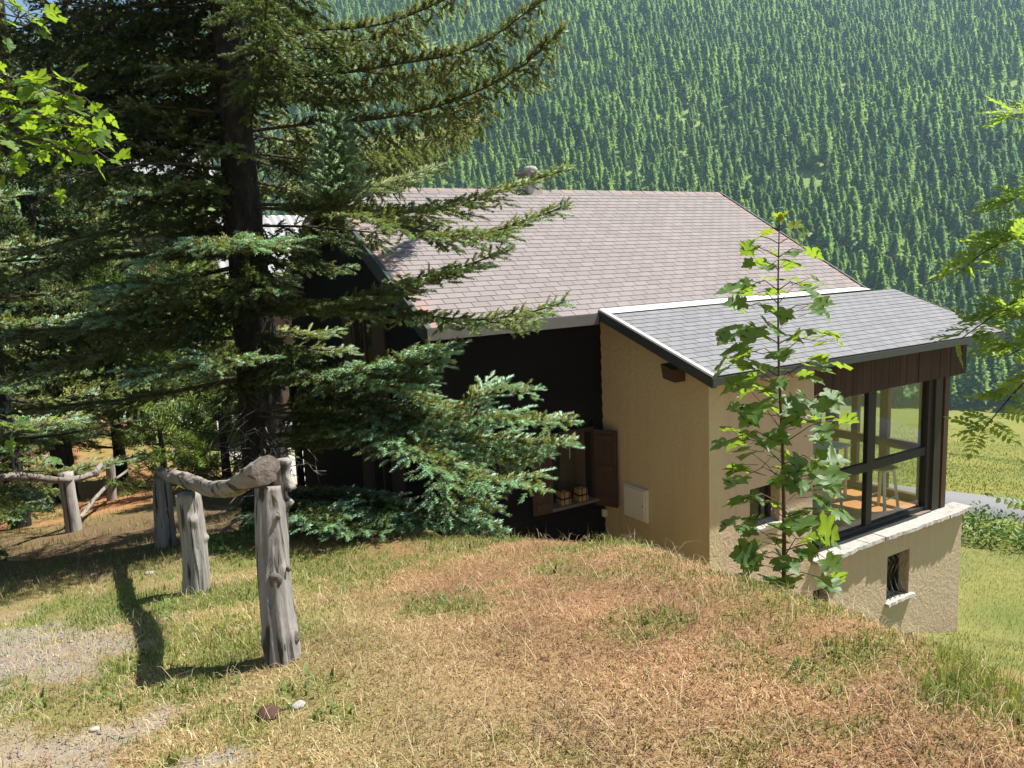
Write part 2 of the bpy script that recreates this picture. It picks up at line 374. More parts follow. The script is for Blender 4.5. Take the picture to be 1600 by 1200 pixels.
def green_w(x, y):
    n = .55*vnoise(x, y, .38)+.45*vnoise(x+40, y, .11)
    w = sstep(.50, .86, n)*.6
    for cx, cy, rx, ry in GREEN:
        d = np.hypot((x-cx)/rx, (y-cy)/ry)+1.3*(vnoise(x+7, y, .14)-.5)+.6*(vnoise(x, y+7, .05)-.5); w = np.maximum(w, .8*(1-sstep(.1, 1.35, d)))
    lf = (1-sstep(.85, 1.7, x-.35*(y-3.4)))*(.35+.65*sstep(2.7, 3.6, y))          # greener on the fence side
    w = np.clip(w+lf*.62*(vnoise(x+3, y+5, .3)*1.5), 0, 1)
    w = np.clip(w+.42*sstep(-.30, .05, edge(x, y))*sstep(.35, .6, vnoise(x, y, .25)), 0, 1)
    return w
def zone_col(x, y):
    f, l = fl(x, y); r = np.hypot(x, y)
    c = np.empty(x.shape+(3,)); g = green_w(x, y)[..., None]
    dry = np.array([.255, .152, .086])*(1-g)+np.array([.16, .175, .055])*g
    left = (1-sstep(1.0, 2.0, x))[..., None]
    dry = dry*(1-left)+(np.array([.29, .215, .115])*(1-g)+np.array([.17, .20, .06])*g)*left
    c[:] = dry
    w = gravel_w(x, y)[..., None]; c = c*(1-w)+np.array([.31, .275, .24])*w
    # under the spruces: needle litter; red earth bank; gravel yard; lawn; meadow; forest floor
    w = (sstep(6.0, 7.5, y)*(1-sstep(12, 15, y))*(x < 4))[..., None]; c = c*(1-w)+np.array([.14, .10, .065])*w
    w = (sstep(13, 15, y)*(x < 6)*(1-sstep(27, 30, y)))[..., None]*(.35+.65*(vnoise(x, y, 1.6) > .32))[..., None]; c = c*(1-w)+np.array([.33, .165, .090])*w
    w = (sstep(24, 28, y)*(x < 16)*(1-sstep(52, 60, y))*(x > 3))[..., None]; c = c*(1-w)+np.array([.42, .40, .37])*w
    s = .894*x+.447*y
    w = (sstep(9.5, 12.5, s)*(y < 24))[..., None]; lc = np.array([.155, .175, .055])+(vnoise(x, y, 1.4)[..., None]-.5)*np.array([.10, .06, .03]); c = c*(1-w)+lc*w
    w = sstep(26, 29, s)[..., None]*((s > 26) & ((x > 17) | (r > 62)))[..., None]
    st = (.6*vnoise(s*1.0, l*.22, 3.2)+.4*vnoise(s, l*.3, 11))[..., None]
    mc = np.array([.115, .140, .034])*(1-st)+np.array([.185, .185, .052])*st; c = c*(1-w)+mc*w
    w = sstep(228, 240, f)[..., None]; fc = np.array([.17, .24, .07])+(vnoise(x, y, 16)[..., None]-.5)*np.array([.09, .07, .03]); c = c*(1-w)+fc*w
    return np.clip(c, .01, .9)

az = np.concatenate([np.arange(-41, 41, .28), np.linspace(41, 319, 150)[:-1]]); az = np.radians(az)+YAW
rad = [0.25]
while rad[-1] < 1500: rad.append(rad[-1]*1.026)
rad = np.array(rad); A, Rr = np.meshgrid(az, rad); X = Rr*np.sin(A); Y = Rr*np.cos(A); Z = H(X, Y)
na, nr = len(az), len(rad)
V = np.stack([X, Y, Z], -1).reshape(-1, 3); col = zone_col(X, Y).reshape(-1, 3)
i = np.arange(nr-1)[:, None]*na; j = np.arange(na)[None, :]; jn = (j+1) % na
F = np.stack([i+j, i+na+j, i+na+jn, i+jn], -1).reshape(-1, 4)[:, ::-1]
V = np.vstack([V, [[0, 0, float(H(0., 0.))]]]); col = np.vstack([col, col[:1]])
cap = np.array([[len(V)-1, a_, (a_+1) % na, (a_+1) % na] for a_ in range(na)])
ground = add('ground', V, F, M['ground'], smooth=True, col=col); ground['kind'] = 'structure'
ground['label'] = 'grassy hillside running from the dry bank down to the valley and up the far slope'

# road across the slope below the house
t = np.linspace(-60, 60, 161); cx = 24.25-t*.36+.0012*t*t; cy = 12.0+t*.93
v = []
for k_, w_ in enumerate((-1.05, 0, 1.05)):
    x_ = cx+w_*.93; y_ = cy+w_*.36; v.append(np.stack([x_, y_, H(x_, y_)], -1))
zc = np.maximum(np.maximum(v[0][:, 2], v[1][:, 2]), v[2][:, 2]); 
kz = np.ones(9)/9; zc = np.convolve(np.pad(zc, 4, mode='edge'), kz, 'valid')+.10
for q in v: q[:, 2] = zc
skirt0 = v[0]+[-.3, -.1, -.6]; skirt1 = v[2]+[.3, .1, -.8]
rows = [skirt0, *v, skirt1]; n = len(t); V = np.vstack(rows); F = np.array([(a*n+b, (a+1)*n+b, (a+1)*n+b+1, a*n+b+1) for a in range(4) for b in range(n-1)])
rd = add('road', V, F, M['road'], smooth=False); rd['kind'] = 'structure'

# far rock mountain behind the left shoulder
f_ = np.linspace(800, 1250, 26); l_ = np.linspace(-1100, 300, 60); FF, LL = np.meshgrid(f_, l_, indexing='ij')
zz = 60+(FF-800)*.62+130*(vnoise(FF, LL, 190)-.5)+60*(vnoise(FF, LL, 70)-.5); zz = np.where(FF > 1220, -130, zz); zz[0] = -130
X = FF*FX+LL*FY; Y = FF*FY-LL*FX; nn = len(l_)
F = np.array([(a*nn+b, (a+1)*nn+b, (a+1)*nn+b+1, a*nn+b+1) for a in range(25) for b in range(nn-1)])
mt = add('mountain', np.stack([X, Y, zz], -1).reshape(-1, 3), F, M['rock'], smooth=True); mt['kind'] = 'structure'

# ------------------------------------------------------------------ larch forest on the far slope
def larch_mesh(name, seed, h=12.0):
    g = np.random.RandomState(seed); V = []; F = []; mi = []
    n = 5; prof = [(-1.5, .24), (h*.3, .18), (h*.97, .03)]
    for zz_, r_ in prof:
        for q in range(n): V.append((r_*math.cos(2*PI*q/n), r_*math.sin(2*PI*q/n), zz_))
    for a in range(2):
        for q in range(n): F.append((a*n+q, a*n+(q+1) % n, (a+1)*n+(q+1) % n)); F.append((a*n+q, (a+1)*n+(q+1) % n, (a+1)*n+q)); mi += [0, 0]
    z0 = h*g.uniform(.14, .26); nb = 120; wid = g.uniform(2.0, 2.9)
    for b in range(nb):
        tt = (b+g.rand())/nb; tt = tt**.8; zb = z0+(h-z0)*tt
        R_ = wid*((1-tt)**.85)*(.55+.45*min(1, tt/.12))*g.uniform(.6, 1.18)+.10; a = b*2.4+g.uniform(-.5, .5)
        d = np.array([math.cos(a), math.sin(a), 0]); s_ = np.array([-d[1], d[0], 0])
        for q in range(5):
            rr = R_*(q+.6+g.uniform(-.3, .3))/5; w = (.50+.62*(1-tt))*g.uniform(.6, 1.25); ln = (.55+.5*(1-tt))*g.uniform(.7, 1.25)
            p = d*rr+np.array([0, 0, zb-.16*rr*rr/max(R_, .4)+.08*rr+g.uniform(-.12, .12)])+s_*g.uniform(-.35, .35)*R_*.55
            dr = unit(d*g.uniform(.3, 1)+s_*g.uniform(-.9, .9)+np.array([0, 0, g.uniform(-.7, .25)])); sd = unit(np.cross(dr, g.normal(size=3)))
            m_ = len(V); V += [p-sd*w*.5, p+sd*w*.5, p+dr*ln+sd*g.uniform(-.1, .1)]; F.append((m_, m_+1, m_+2)); mi.append(1)
    for q in range(5):
        m_ = len(V); a = q*1.3; V += [(.14*math.cos(a), .14*math.sin(a), h*.93), (.14*math.cos(a+2), .14*math.sin(a+2), h*.93), (0, 0, h*1.02)]; F.append((m_, m_+1, m_+2)); mi.append(1)
    V = np.array([tuple(p) for p in V], float); N = unit(V*[1, 1, 0]+np.array([0, 0, 1.0])*np.hypot(V[:, 0], V[:, 1])[:, None]+[0, 0, .12]); N[:3*n] = unit(V[:3*n]*[1, 1, 0]); F2 = []
    for q in F:
        a, b, c_ = (V[i_] for i_ in q); F2.append(q if np.dot(np.cross(b-a, c_-a), N[q[0]]) > 0 else (q[0], q[2], q[1]))
    F = F2
    for q, fc in zip(mi, F):
        if q == 1: N[list(fc)] = unit(N[list(fc)].mean(0)+g.normal(0, .28, 3))
    me = mkmesh(name, V, F, [M['larch_bark'], M['larch']]); set_normals(me, N); me.polygons.foreach_set('material_index', np.array(mi, np.int32)); return me
LARCH = [larch_mesh('larch_tree', 30+i_, 10.2+(i_ % 3)*.9) for i_ in range(6)]
pts = []
gf = np.random.RandomState(11)
for f in np.arange(216, 700, 4.3):
    for l in np.arange(-.62*f-40, .74*f+25, 4.3):
        pts.append((f+gf.uniform(-2.0, 2.0), l+gf.uniform(-2.0, 2.0)))
pts = np.array(pts); f, l = pts.T
base = hill(f, l); X = f*FX+l*FY; Y = f*FY-l*FX; Zg = H(X, Y)
dens = .62*vnoise(f, l*1.0, 26)+.38*vnoise(f, l, 70)
low = 1-sstep(255, 330, f+25*(vnoise(f, l, 40)-.5))
ok = (base > Zg-3.2) & (gf.rand(len(f)) < np.clip(1.2*sstep(.24, .36, dens)-.42*low+.2, .05, .98)) & (f > 219+8*(vnoise(l, l*0, 30)-.5)*2) | ((base > Zg-4.5) & (f > 219) & (f < 246) & (l > 40) & (gf.rand(len(f)) < .8))
f, l, X, Y, Zg = f[ok], l[ok], X[ok], Y[ok], Zg[ok]
cap = np.interp(l, [-700, -330, -235, -120, 60, 400], [-20, 90, 150, 270, 360, 420])
P = np.stack([X, Y, Zg], -1); sc = gf.uniform(.62, 1.25, len(P))*(.8+.45*vnoise(X, Y, 38))*(1+.75*(1-sstep(226, 262, f))); rz = gf.uniform(0, 2*PI, len(P)); var = gf.randint(0, 6, len(P))
mid = P+np.array([0, 0, 7.0]); dz = mid@fw; uu = 800+1230*(mid@rt)/dz; vv = 600-1230*(mid@up)/dz
roofline = np.interp(uu, [640, 1128, 1358, 1412, 1568, 1569, 1600], [290, 296, 448, 452, 512, 655, 655])
seen = (uu > 650) & (uu < 1595) & (vv > 5) & (vv < roofline-4) & ~((uu < 900) & (vv < 270))
order = np.argsort(dz-1e6*seen)
big = order[:300]; rest = order[300:]
for n_, i_ in enumerate(big):
    o = link('larch_tree', LARCH[var[i_]], None, P[i_]); o.rotation_euler = (0, 0, rz[i_]); s_ = sc[i_]; o.scale = (s_*gf.uniform(.85, 1.1), s_*gf.uniform(.85, 1.1), s_)
    edge_ = f[i_] < 250 and uu[i_] > 1380
    tag(o, 'tall green larch at the foot of the forest beside the far edge of the meadow' if edge_ else 'green conifer among the lowest rows of the forest covering the opposite slope', 'tree', 'larches at the meadow edge' if edge_ else 'larches low on the opposite slope')
# the rest of the forest: one mass
me = bpy.data.meshes.new('forest'); me.vertices.add(len(rest)); me.vertices.foreach_set('co', P[rest].astype(np.float32).ravel())
for nm, arr in (('scl', sc[rest]), ('rotz', rz[rest])):
    a_ = me.attributes.new(nm, 'FLOAT', 'POINT'); a_.data.foreach_set('value', arr.astype(np.float32))
a_ = me.attributes.new('variant', 'INT', 'POINT'); a_.data.foreach_set('value', var[rest].astype(np.int32))
forest = link('forest', me); tag(forest, 'dense green larch forest covering the whole opposite mountainside', 'forest', kind='stuff')
ng = bpy.data.node_groups.new('forest_scatter', 'GeometryNodeTree')
ng.interface.new_socket('Geometry', in_out='INPUT', socket_type='NodeSocketGeometry'); ng.interface.new_socket('Geometry', in_out='OUTPUT', socket_type='NodeSocketGeometry')
gi = ng.nodes.new('NodeGroupInput'); go = ng.nodes.new('NodeGroupOutput'); g2i = ng.nodes.new('GeometryNodeGeometryToInstance')
variants = {}
for o in C.objects:
    if o.name.startswith('larch_tree') and o.data.name not in variants: variants[o.data.name] = o
iop = ng.nodes.new('GeometryNodeInstanceOnPoints'); iop.inputs['Pick Instance'].default_value = True
for mname in reversed([m.name for m in LARCH if m.name in variants]):
    oi = ng.nodes.new('GeometryNodeObjectInfo'); oi.inputs[0].default_value = variants[mname]; oi.inputs['As Instance'].default_value = True
    ng.links.new(oi.outputs['Geometry'], g2i.inputs[0])
def nattr(nm, typ):
    n = ng.nodes.new('GeometryNodeInputNamedAttribute'); n.data_type = typ; n.inputs[0].default_value = nm; return n.outputs[0]
m2p = ng.nodes.new('GeometryNodeMeshToPoints'); ng.links.new(gi.outputs[0], m2p.inputs[0])
ng.links.new(m2p.outputs[0], iop.inputs['Points']); ng.links.new(g2i.outputs[0], iop.inputs['Instance'])
ng.links.new(nattr('variant', 'INT'), iop.inputs['Instance Index'])
cx_ = ng.nodes.new('ShaderNodeCombineXYZ'); ng.links.new(nattr('rotz', 'FLOAT'), cx_.inputs[2]); ng.links.new(cx_.outputs[0], iop.inputs['Rotation'])
ng.links.new(nattr('scl', 'FLOAT'), iop.inputs['Scale']); ng.links.new(iop.outputs[0], go.inputs[0])
md = forest.modifiers.new('scatter', 'NODES'); md.node_group = ng
print('forest trees', len(P))

# ------------------------------------------------------------------ the chalet
X0, XR, YF, YW = 7.46, 13.70, 7.20, 9.43          # porch left wall, porch right end, porch front, main front wall
GX = 4.78                                          # left gable wall
EY, EZ, RY, RZ, BY = 9.12, -.79, 12.81, 1.35, 16.5 # main eave, ridge, back eave
RX0, RX1 = 4.45, 13.62
house = empty('chalet', (9.2, 11.5, -6.5))
tag(house, 'dark timber chalet with reddish shingle roof and tan stucco glazed porch', 'house')

# --- walls
def wall_box(a, b, mat, name='wall', parent=house): return MB().box(a, b).build(name, mat, parent)
# timber core of the main house (behind the planks)
m = MB(); zt = EZ-.12
pent = [(YW+.05, -8.2), (BY-.35, -8.2), (BY-.35, EZ-.05), (RY, RZ-.22), (YW+.05, EZ+.03)]
m.raw([(GX+.05, y, z) for y, z in pent]+[(GX+.2, y, z) for y, z in pent], [(0,1,2,3,4)[::-1], (5,6,7,8,9)]+[(i, (i+1) % 5, (i+1) % 5+5, i+5) for i in range(5)])
m.build('wall', M['dark'], house)
m = MB(); m.box((GX+.2, YW+.05, -8.2), (6.43, YW+.2, EZ+.0)); m.box((7.23, YW+.05, -8.2), (X0+.0, YW+.2, EZ)); m.box((6.43, YW+.05, -8.2), (7.23, YW+.2, -3.66)); m.box((6.43, YW+.05, -2.55), (7.23, YW+.2, EZ)); m.build('wall', M['dark'], house)
wall_box((GX+.2, BY-.5, -8.2), (13.4, BY-.36, EZ-.1), M['dark'])
# planks of the front wall, lapped
pl = .185; z = -8.2+.0
def lap(x0, x1, y, z, h, n=1):
    """one lapped board on a wall facing -y"""
    return MB().hexa([(x0, y-.030, z), (x1, y-.030, z), (x1, y+.05, z), (x0, y+.05, z)], [(x0, y-.004, z+h+.02), (x1, y-.004, z+h+.02), (x1, y+.05, z+h+.02), (x0, y+.05, z+h+.02)])
zz = -5.2
while zz < EZ-.05:
    dz_ = random.uniform(-.006, .006); h = min(pl, EZ+.02-zz)
    if zz+pl > -3.72 and zz < -2.50:
        if zz < -2.5: 
            lap(GX-.02, 6.40, YW, zz+dz_, h).build('plank', M['black_wood'], house); lap(7.28, X0-.002, YW, zz+dz_, h).build('plank', M['black_wood'], house)
    else: lap(GX-.02, X0-.002, YW+random.uniform(-.004, .004), zz+dz_, h).build('plank', M['black_wood'], house)
    zz += pl
# planks of the left gable
def gtop(y): return np.interp(y, [YW, RY, BY-.3], [EZ+.03, RZ-.2, EZ-.05])
zz = -5.2
while zz < RZ-.25:
    h = pl; y0, y1 = YW+.0, BY-.32
    if zz+h > EZ:
        t_ = (zz+h-EZ)/(RZ-.2-EZ); y0 = YW+(RY-YW)*t_; y1 = BY-.3-(BY-.3-RY)*t_
    if y1-y0 > .1:
        x_ = GX+random.uniform(-.004, .004)
        if -2.02 < zz+.09 < -.72: segs = [(y0, 11.72), (12.58, y1)]
        elif -4.2 < zz+.09 < -2.9: segs = [(y0, 11.3), (12.1, y1)]
        else: segs = [(y0, y1)]
        for a, b in segs:
            if b-a > .1: MB().hexa([(x_-.030, a, zz), (x_+.05, a, zz), (x_+.05, b, zz), (x_-.030, b, zz)], [(x_-.004, a, zz+h+.02), (x_+.05, a, zz+h+.02), (x_+.05, b, zz+h+.02), (x_-.004, b, zz+h+.02)]).build('plank', M['black_wood_y'], house)
    zz += pl
MB().box((GX-.06, YW-.06, -8.2), (GX+.06, YW+.06, EZ-.05)).build('corner_post', M['black_wood'], house)
# gable windows
for (ya, yb, za, zb) in ((11.75, 12.55, -2.0, -.75), (11.33, 12.07, -4.15, -2.95)):
    w = MB().box((GX-.02, ya, za), (GX+.02, yb, zb)).build('window', M['glass'], house)
    f_ = MB()
    for a, b in (((GX-.06, ya-.08, za-.08), (GX+.05, ya, zb+.08)), ((GX-.06, yb, za-.08), (GX+.05, yb+.08, zb+.08)), ((GX-.055, ya, za-.08), (GX+.05, yb, za)), ((GX-.055, ya, zb), (GX+.05, yb, zb+.08)), ((GX-.045, (ya+yb)/2-.03, za), (GX+.04, (ya+yb)/2+.03, zb))): f_.box(a, b)
    f_.build('frame', M['shutter'], w)
    MB().box((GX-.14, ya-.12, za-.125), (GX-.062, yb+.12, za-.085)).build('sill', M['rail_wood'], w)
    for s_ in (0, 1):
        yy = ya-.50 if s_ == 0 else yb+.09
        MB().box((GX-.075, yy, za-.03), (GX-.034, yy+.40, zb+.03)).build('shutter', M['shutter'], house)

# --- front window with open shutters
wx0, wx1, wz0, wz1 = 6.46, 7.20, -3.63, -2.58
win = MB().box((wx0+.03, YW+.13, wz0), (wx1-.03, YW+.14, wz1)).build('window', M['glass'], house)
f_ = MB()
for a, b in (((wx0-.06, YW-.05, wz0-.06), (wx0, YW+.16, wz1+.06)), ((wx1, YW-.05, wz0-.06), (wx1+.06, YW+.16, wz1+.06)), ((wx0, YW-.045, wz1), (wx1, YW+.16, wz1+.06))): f_.box(a, b)
f_.build('frame', M['frame'], win)
MB().box((wx0-.08, YW-.15, wz0-.05), (wx1+.08, YW+.15, wz0-.003)).build('sill', M['rail_wood'], win)
cs = MB()  # casement standing ajar
a = np.array([wx1-.02, YW+.10, 0]); d = unit(np.array([-.55, .28, 0])); L_ = .40
def cbar(t0, t1, z0, z1, th=.035):
    p, q = a+d*t0*L_, a+d*t1*L_; n_ = np.array([-d[1], d[0], 0])*th
    cs.hexa([(p[0], p[1], z0), (q[0], q[1], z0), (q[0]+n_[0], q[1]+n_[1], z0), (p[0]+n_[0], p[1]+n_[1], z0)], [(p[0], p[1], z1), (q[0], q[1], z1), (q[0]+n_[0], q[1]+n_[1], z1), (p[0]+n_[0], p[1]+n_[1], z1)])
cbar(0, 1, wz0+.01, wz1-.01)
cas = cs.build('casement', M['shutter'], win)
p = a+d*.62*L_; MB().tube([(p[0]-.01, p[1]-.03, -3.02), (p[0]-.01, p[1]-.04, -2.98), (p[0]-.01, p[1]-.04, -2.86), (p[0]-.01, p[1]-.03, -2.82)], .008, 6).build('handle', M['white'], win)
def shutter(p0, p1, z0, z1, th=.035):
    p0 = np.array(p0); p1 = np.array(p1); d = unit(p1-p0); n_ = np.array([d[1], -d[0]])*th; W_ = np.linalg.norm(p1-p0); so = None
    for i in range(4):
        q0 = p0+d*(W_*i/4+.002); q1 = p0+d*(W_*(i+1)/4-.002)
        b = MB().hexa([(*q0, z0), (*q1, z0), (*(q1+n_), z0), (*(q0+n_), z0)], [(*q0, z1), (*q1, z1), (*(q1+n_), z1), (*(q0+n_), z1)])
        if so is None: so = b.build('shutter', M['shutter'], house)
        else: b.build('plank', M['shutter'], so)
    for zc_ in (z0+.12, (z0+z1)/2, z1-.12):
        q0 = p0+d*.05+n_; q1 = p0+d*(W_-.05)+n_; e_ = n_*.7
        MB().hexa([(*q0, zc_-.045), (*q1, zc_-.045), (*(q1+e_), zc_-.045), (*(q0+e_), zc_-.045)], [(*q0, zc_+.045), (*q1, zc_+.045), (*(q1+e_), zc_+.045), (*(q0+e_), zc_+.045)]).build('batten', M['shutter'], so)
shutter((6.08, YW-.045), (6.42, YW-.075), -3.70, -2.60)
shutter((7.27, YW-.045), (7.41, 9.02), -3.75, -2.56)

# --- porch walls of stucco
wt = .26
side = MB(); a_ = [(YF, -8.2), (YW+.05, -8.2), (YW+.05, -.86), (YF, -1.53)]
side.raw([(X0, y, z) for y, z in a_]+[(X0+wt, y, z) for y, z in a_], [(0,1,2,3)[::-1], (4,5,6,7)]+[(i, (i+1) % 4, (i+1) % 4+4, i+4) for i in range(4)])
# front panel with its small window, then the low wall under the glazing
fx1 = 9.58; pw0, pw1, pz0, pz1 = 8.24, 8.86, -3.80, -3.22
front = MB(); y0, y1 = YF, YF+wt
front.box((X0+wt, y0, -8.2), (pw0, y1, -1.53)); front.box((pw1, y0, -8.2), (fx1, y1, -1.53)); front.box((pw0, y0, pz1), (pw1, y1, -1.53)); front.box((pw0, y0, -8.2), (pw1, y1, pz0))
def wall_with_holes(mb, xa, xb, za, zb, y0, y1, holes):
    xs = sorted({xa, xb, *[h[0] for h in holes], *[h[1] for h in holes]})
    for p, q in zip(xs[:-1], xs[1:]):
        hh = [h for h in holes if h[0] <= p+1e-6 and h[1] >= q-1e-6]
        if not hh: mb.box((p, y0, za), (q, y1, zb))
        else:
            h = hh[0]; mb.box((p, y0, za), (q, y1, h[2])); mb.box((p, y0, h[3]), (q, y1, zb))
holes = [(9.62, 10.02, -5.75, -5.07), (11.50, 12.12, -5.78, -4.98)]
lowm = MB(); wall_with_holes(lowm, fx1, XR, -8.2, -4.62, YF, YF+wt, holes)
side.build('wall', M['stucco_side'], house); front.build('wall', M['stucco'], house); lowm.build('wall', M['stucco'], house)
MB().box((XR-wt, YF+wt, -8.2), (XR, 13.0, -4.62)).build('wall', M['stucco'], house)
# small window in the panel
w = MB().box((pw0, y1-.07, pz0), (pw1, y1-.06, pz1)).build('window', M['glass'], house)
f_ = MB(); f_.box((pw0, y1-.10, pz0), (pw0+.05, y1-.03, pz1)); f_.box((pw1-.05, y1-.10, pz0), (pw1, y1-.03, pz1)); f_.box((pw0+.05, y1-.10, pz1-.05), (pw1-.05, y1-.03, pz1)); f_.box((pw0+.05, y1-.10, pz0), (pw1-.05, y1-.03, pz0+.05)); f_.build('frame', M['frame'], w)
MB().hexa([(pw0-.03, YF-.05, pz0-.05), (pw1+.03, YF-.04, pz0-.05), (pw1-.002, y1-.11, pz0+.004), (pw0+.002, y1-.11, pz0+.004)], [(pw0-.03, YF-.05, pz0-.012), (pw1+.03, YF-.04, pz0-.012), (pw1-.002, y1-.11, pz0+.03), (pw0+.002, y1-.11, pz0+.03)]).build('sill', M['stone'], w)
MB().box((pw0-.2, y1+.25, pz0-.3), (pw1+.2, y1+.27, pz1+.3)).build('dark_backing', M['dark'], w)  # dark sheet behind the pane; the room's darkness is in its colour
# basement windows with bowed bars
for (xa, xb, za, zb) in holes:
    w = MB().box((xa, YF+wt-.05, za), (xb, YF+wt-.04, zb)).build('window', M['glass'], house)
    f_ = MB(); f_.box((xa, YF+wt-.08, za), (xa+.05, YF+wt-.02, zb)); f_.box((xb-.05, YF+wt-.08, za), (xb, YF+wt-.02, zb)); f_.box((xa+.05, YF+wt-.08, zb-.05), (xb-.05, YF+wt-.02, zb)); f_.build('frame', M['frame'], w)
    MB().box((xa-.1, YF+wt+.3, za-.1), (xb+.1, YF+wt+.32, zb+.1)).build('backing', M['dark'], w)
    for i in range(5):
        x_ = xa+.05+(xb-xa-.1)*i/4; yo = YF+.12
        MB().tube([(x_, yo+.02, za+.012), (x_, yo-.10, za+.05), (x_, yo-.15, za+.13), (x_, yo-.10, za+.22), (x_, yo-.04, (za+zb)/2), (x_, yo-.10, zb-.22), (x_, yo-.15, zb-.13), (x_, yo-.10, zb-.05), (x_, yo+.02, zb-.012)], .010, 6).build('bar', M['iron'], w)
def rough_slab(x0, x1, y0, y1, z0, z1, seed, n=7, jag=.03):
    g = np.random.RandomState(seed); v = []; xs = np.linspace(x0, x1, n); e0 = y0+g.uniform(-jag, jag, n)
    e0z = g.uniform(-.008, .008, n)
    for x_, e_, q in zip(xs, e0, e0z): v += [(x_, e_, z0+q), (x_, e_+.012, z1+q*.5), (x_, y1, z0), (x_, y1, z1)]
    f = []
    for i in range(n-1):
        a = i*4; b = a+4; f += [(a, b, b+1, a+1), (a+1, b+1, b+3, a+3), (a+2, a+3, b+3, b+2), (a, a+2, b+2, b)]
    f += [(0, 1, 3, 2), ((n-1)*4, (n-1)*4+2, (n-1)*4+3, (n-1)*4+1)]
    return MB().raw(v, f)
rough_slab(11.46, 12.22, YF-.075, YF+.15, -5.81, -5.765, 5, 9, .02).build('sill', M['stone'], w)
# stone coping under the glazing: one slab after another
sx_ = 9.585; i = 0
sill_xs = []
while sx_ < 13.78:
    wd = random.uniform(.36, .52); e_ = min(13.82, sx_+wd)
    if 13.82-e_ < .2: e_ = 13.82
    rough_slab(sx_+.004, e_-.004, YF-.11+random.uniform(-.03, .02), YF+.235, -4.628, -4.575+random.uniform(-.004, .006), 40+i, random.choice((7, 9, 13)), .011).build('coping_slab', M['stone'], house); sx_ = e_; i += 1
MB().box((9.585, YF+.05, -4.66), (13.72, YF+.235, -4.627)).build('mortar', M['stucco'], house)

# --- glazing of the porch
gy = YF+.26
fr = MB(); fr.box((9.585, gy-.02, -4.57), (13.05, gy+.09, -4.47)); gl = fr.build('window', M['frame'], house)
MB().box((9.585, gy-.12, -4.572), (12.55, gy-.025, -4.53)).build('track', M['metal'], gl)
MB().box((12.56, gy-.10, -4.572), (13.0, gy-.025, -4.545)).build('track', M['rail_wood'], gl)
MB().box((9.585, gy-.01, -3.56), (12.96, gy+.08, -3.42)).build('rail', M['frame'], gl)
MB().box((9.585, gy-.01, -2.25), (12.96, gy+.08, -2.12)).build('rail', M['frame'], gl)
MB().box((9.585, gy+.085, -3.60), (13.0, gy+.33, -3.555)).build('shelf', M['rail_wood'], gl)
MB().box((11.27, gy-.008, -3.42), (11.47, gy+.075, -2.25)).build('mullion', M['frame'], gl)
MB().box((11.27, gy-.008, -4.47), (11.42, gy+.075, -3.56)).build('mullion', M['frame'], gl)
MB().box((9.60, gy+.0, -4.47), (9.68, gy+.07, -2.25)).build('mullion', M['frame'], gl)
for xa, xb, za, zb in ((9.68, 11.27, -3.42, -2.25), (11.47, 12.92, -3.42, -2.25), (9.68, 11.27, -4.47, -3.56), (11.42, 12.92, -4.47, -3.56)):
    MB().box((xa, gy+.03, za), (xb, gy+.036, zb)).build('pane', M['glass'], gl)
# corner post group
MB().box((12.92, gy-.03, -4.57), (13.04, gy+.14, -2.12)).build('post', M['frame'], house)
MB().box((13.045, gy-.08, -4.57), (13.24, gy+.16, -2.12)).build('post', M['frame'], house)
MB().box((13.245, gy-.05, -4.57), (13.30, gy+.10, -2.12)).build('post', M['log'], house)
MB().box((13.305, gy-.09, -4.57), (13.44, gy+.18, -2.12)).build('post', M['frame_red'], house)
# end glazing, looking onto the meadow
ex = 13.40
eg = MB().box((ex-.06, gy+.19, -4.62), (ex+.06, 12.2, -4.46)).build('window', M['frame_red'], house)
for ya, yb in ((8.44, 8.60), (9.06, 9.19), (9.52, 9.76), (10.7, 10.85), (12.0, 12.2)): MB().box((ex-.05, ya, -4.46), (ex+.05, yb, -2.1)).build('mullion', M['frame_red'], eg)
MB().box((ex-.045, gy+.19, -3.66), (ex+.045, 12.0, -3.50)).build('rail', M['frame_red'], eg)
MB().box((ex-.055, gy+.19, -2.2), (ex+.055, 12.2, -1.40)).build('rail', M['frame'], eg)
for ya, yb in ((gy+.2, 8.44), (8.60, 9.06), (9.19, 9.52), (9.76, 10.7), (10.85, 12.0)):
    MB().box((ex-.003, ya, -4.46), (ex+.003, yb, -3.66)).build('pane', M['glass'], eg); MB().box((ex-.003, ya, -3.50), (ex+.003, yb, -2.2)).build('pane', M['glass'], eg)
# interior
MB().box((X0+wt, YF+wt+.005, -4.75), (XR-wt-.005, 13.0, -4.60)).build('floor', M['floor'], house)
MB().box((X0+wt, 12.2, -4.6), (13.3, 12.35, -.9)).build('wall', M['interior_wall'], house)
MB().box((X0+wt+.002, 9.7, -4.6), (X0+wt+.1, 12.2, -.9)).build('wall', M['interior_wall'], house)
MB().box((X0+wt, 9.45, -2.1), (13.3, 9.65, -1.2)).build('beam', M['frame'], house)
MB().box((11.9, 9.47, -4.598), (12.02, 9.6, -2.1)).build('post', M['frame'], house)
PS = .345
def pz(y): return -1.51+PS*(y-6.9)
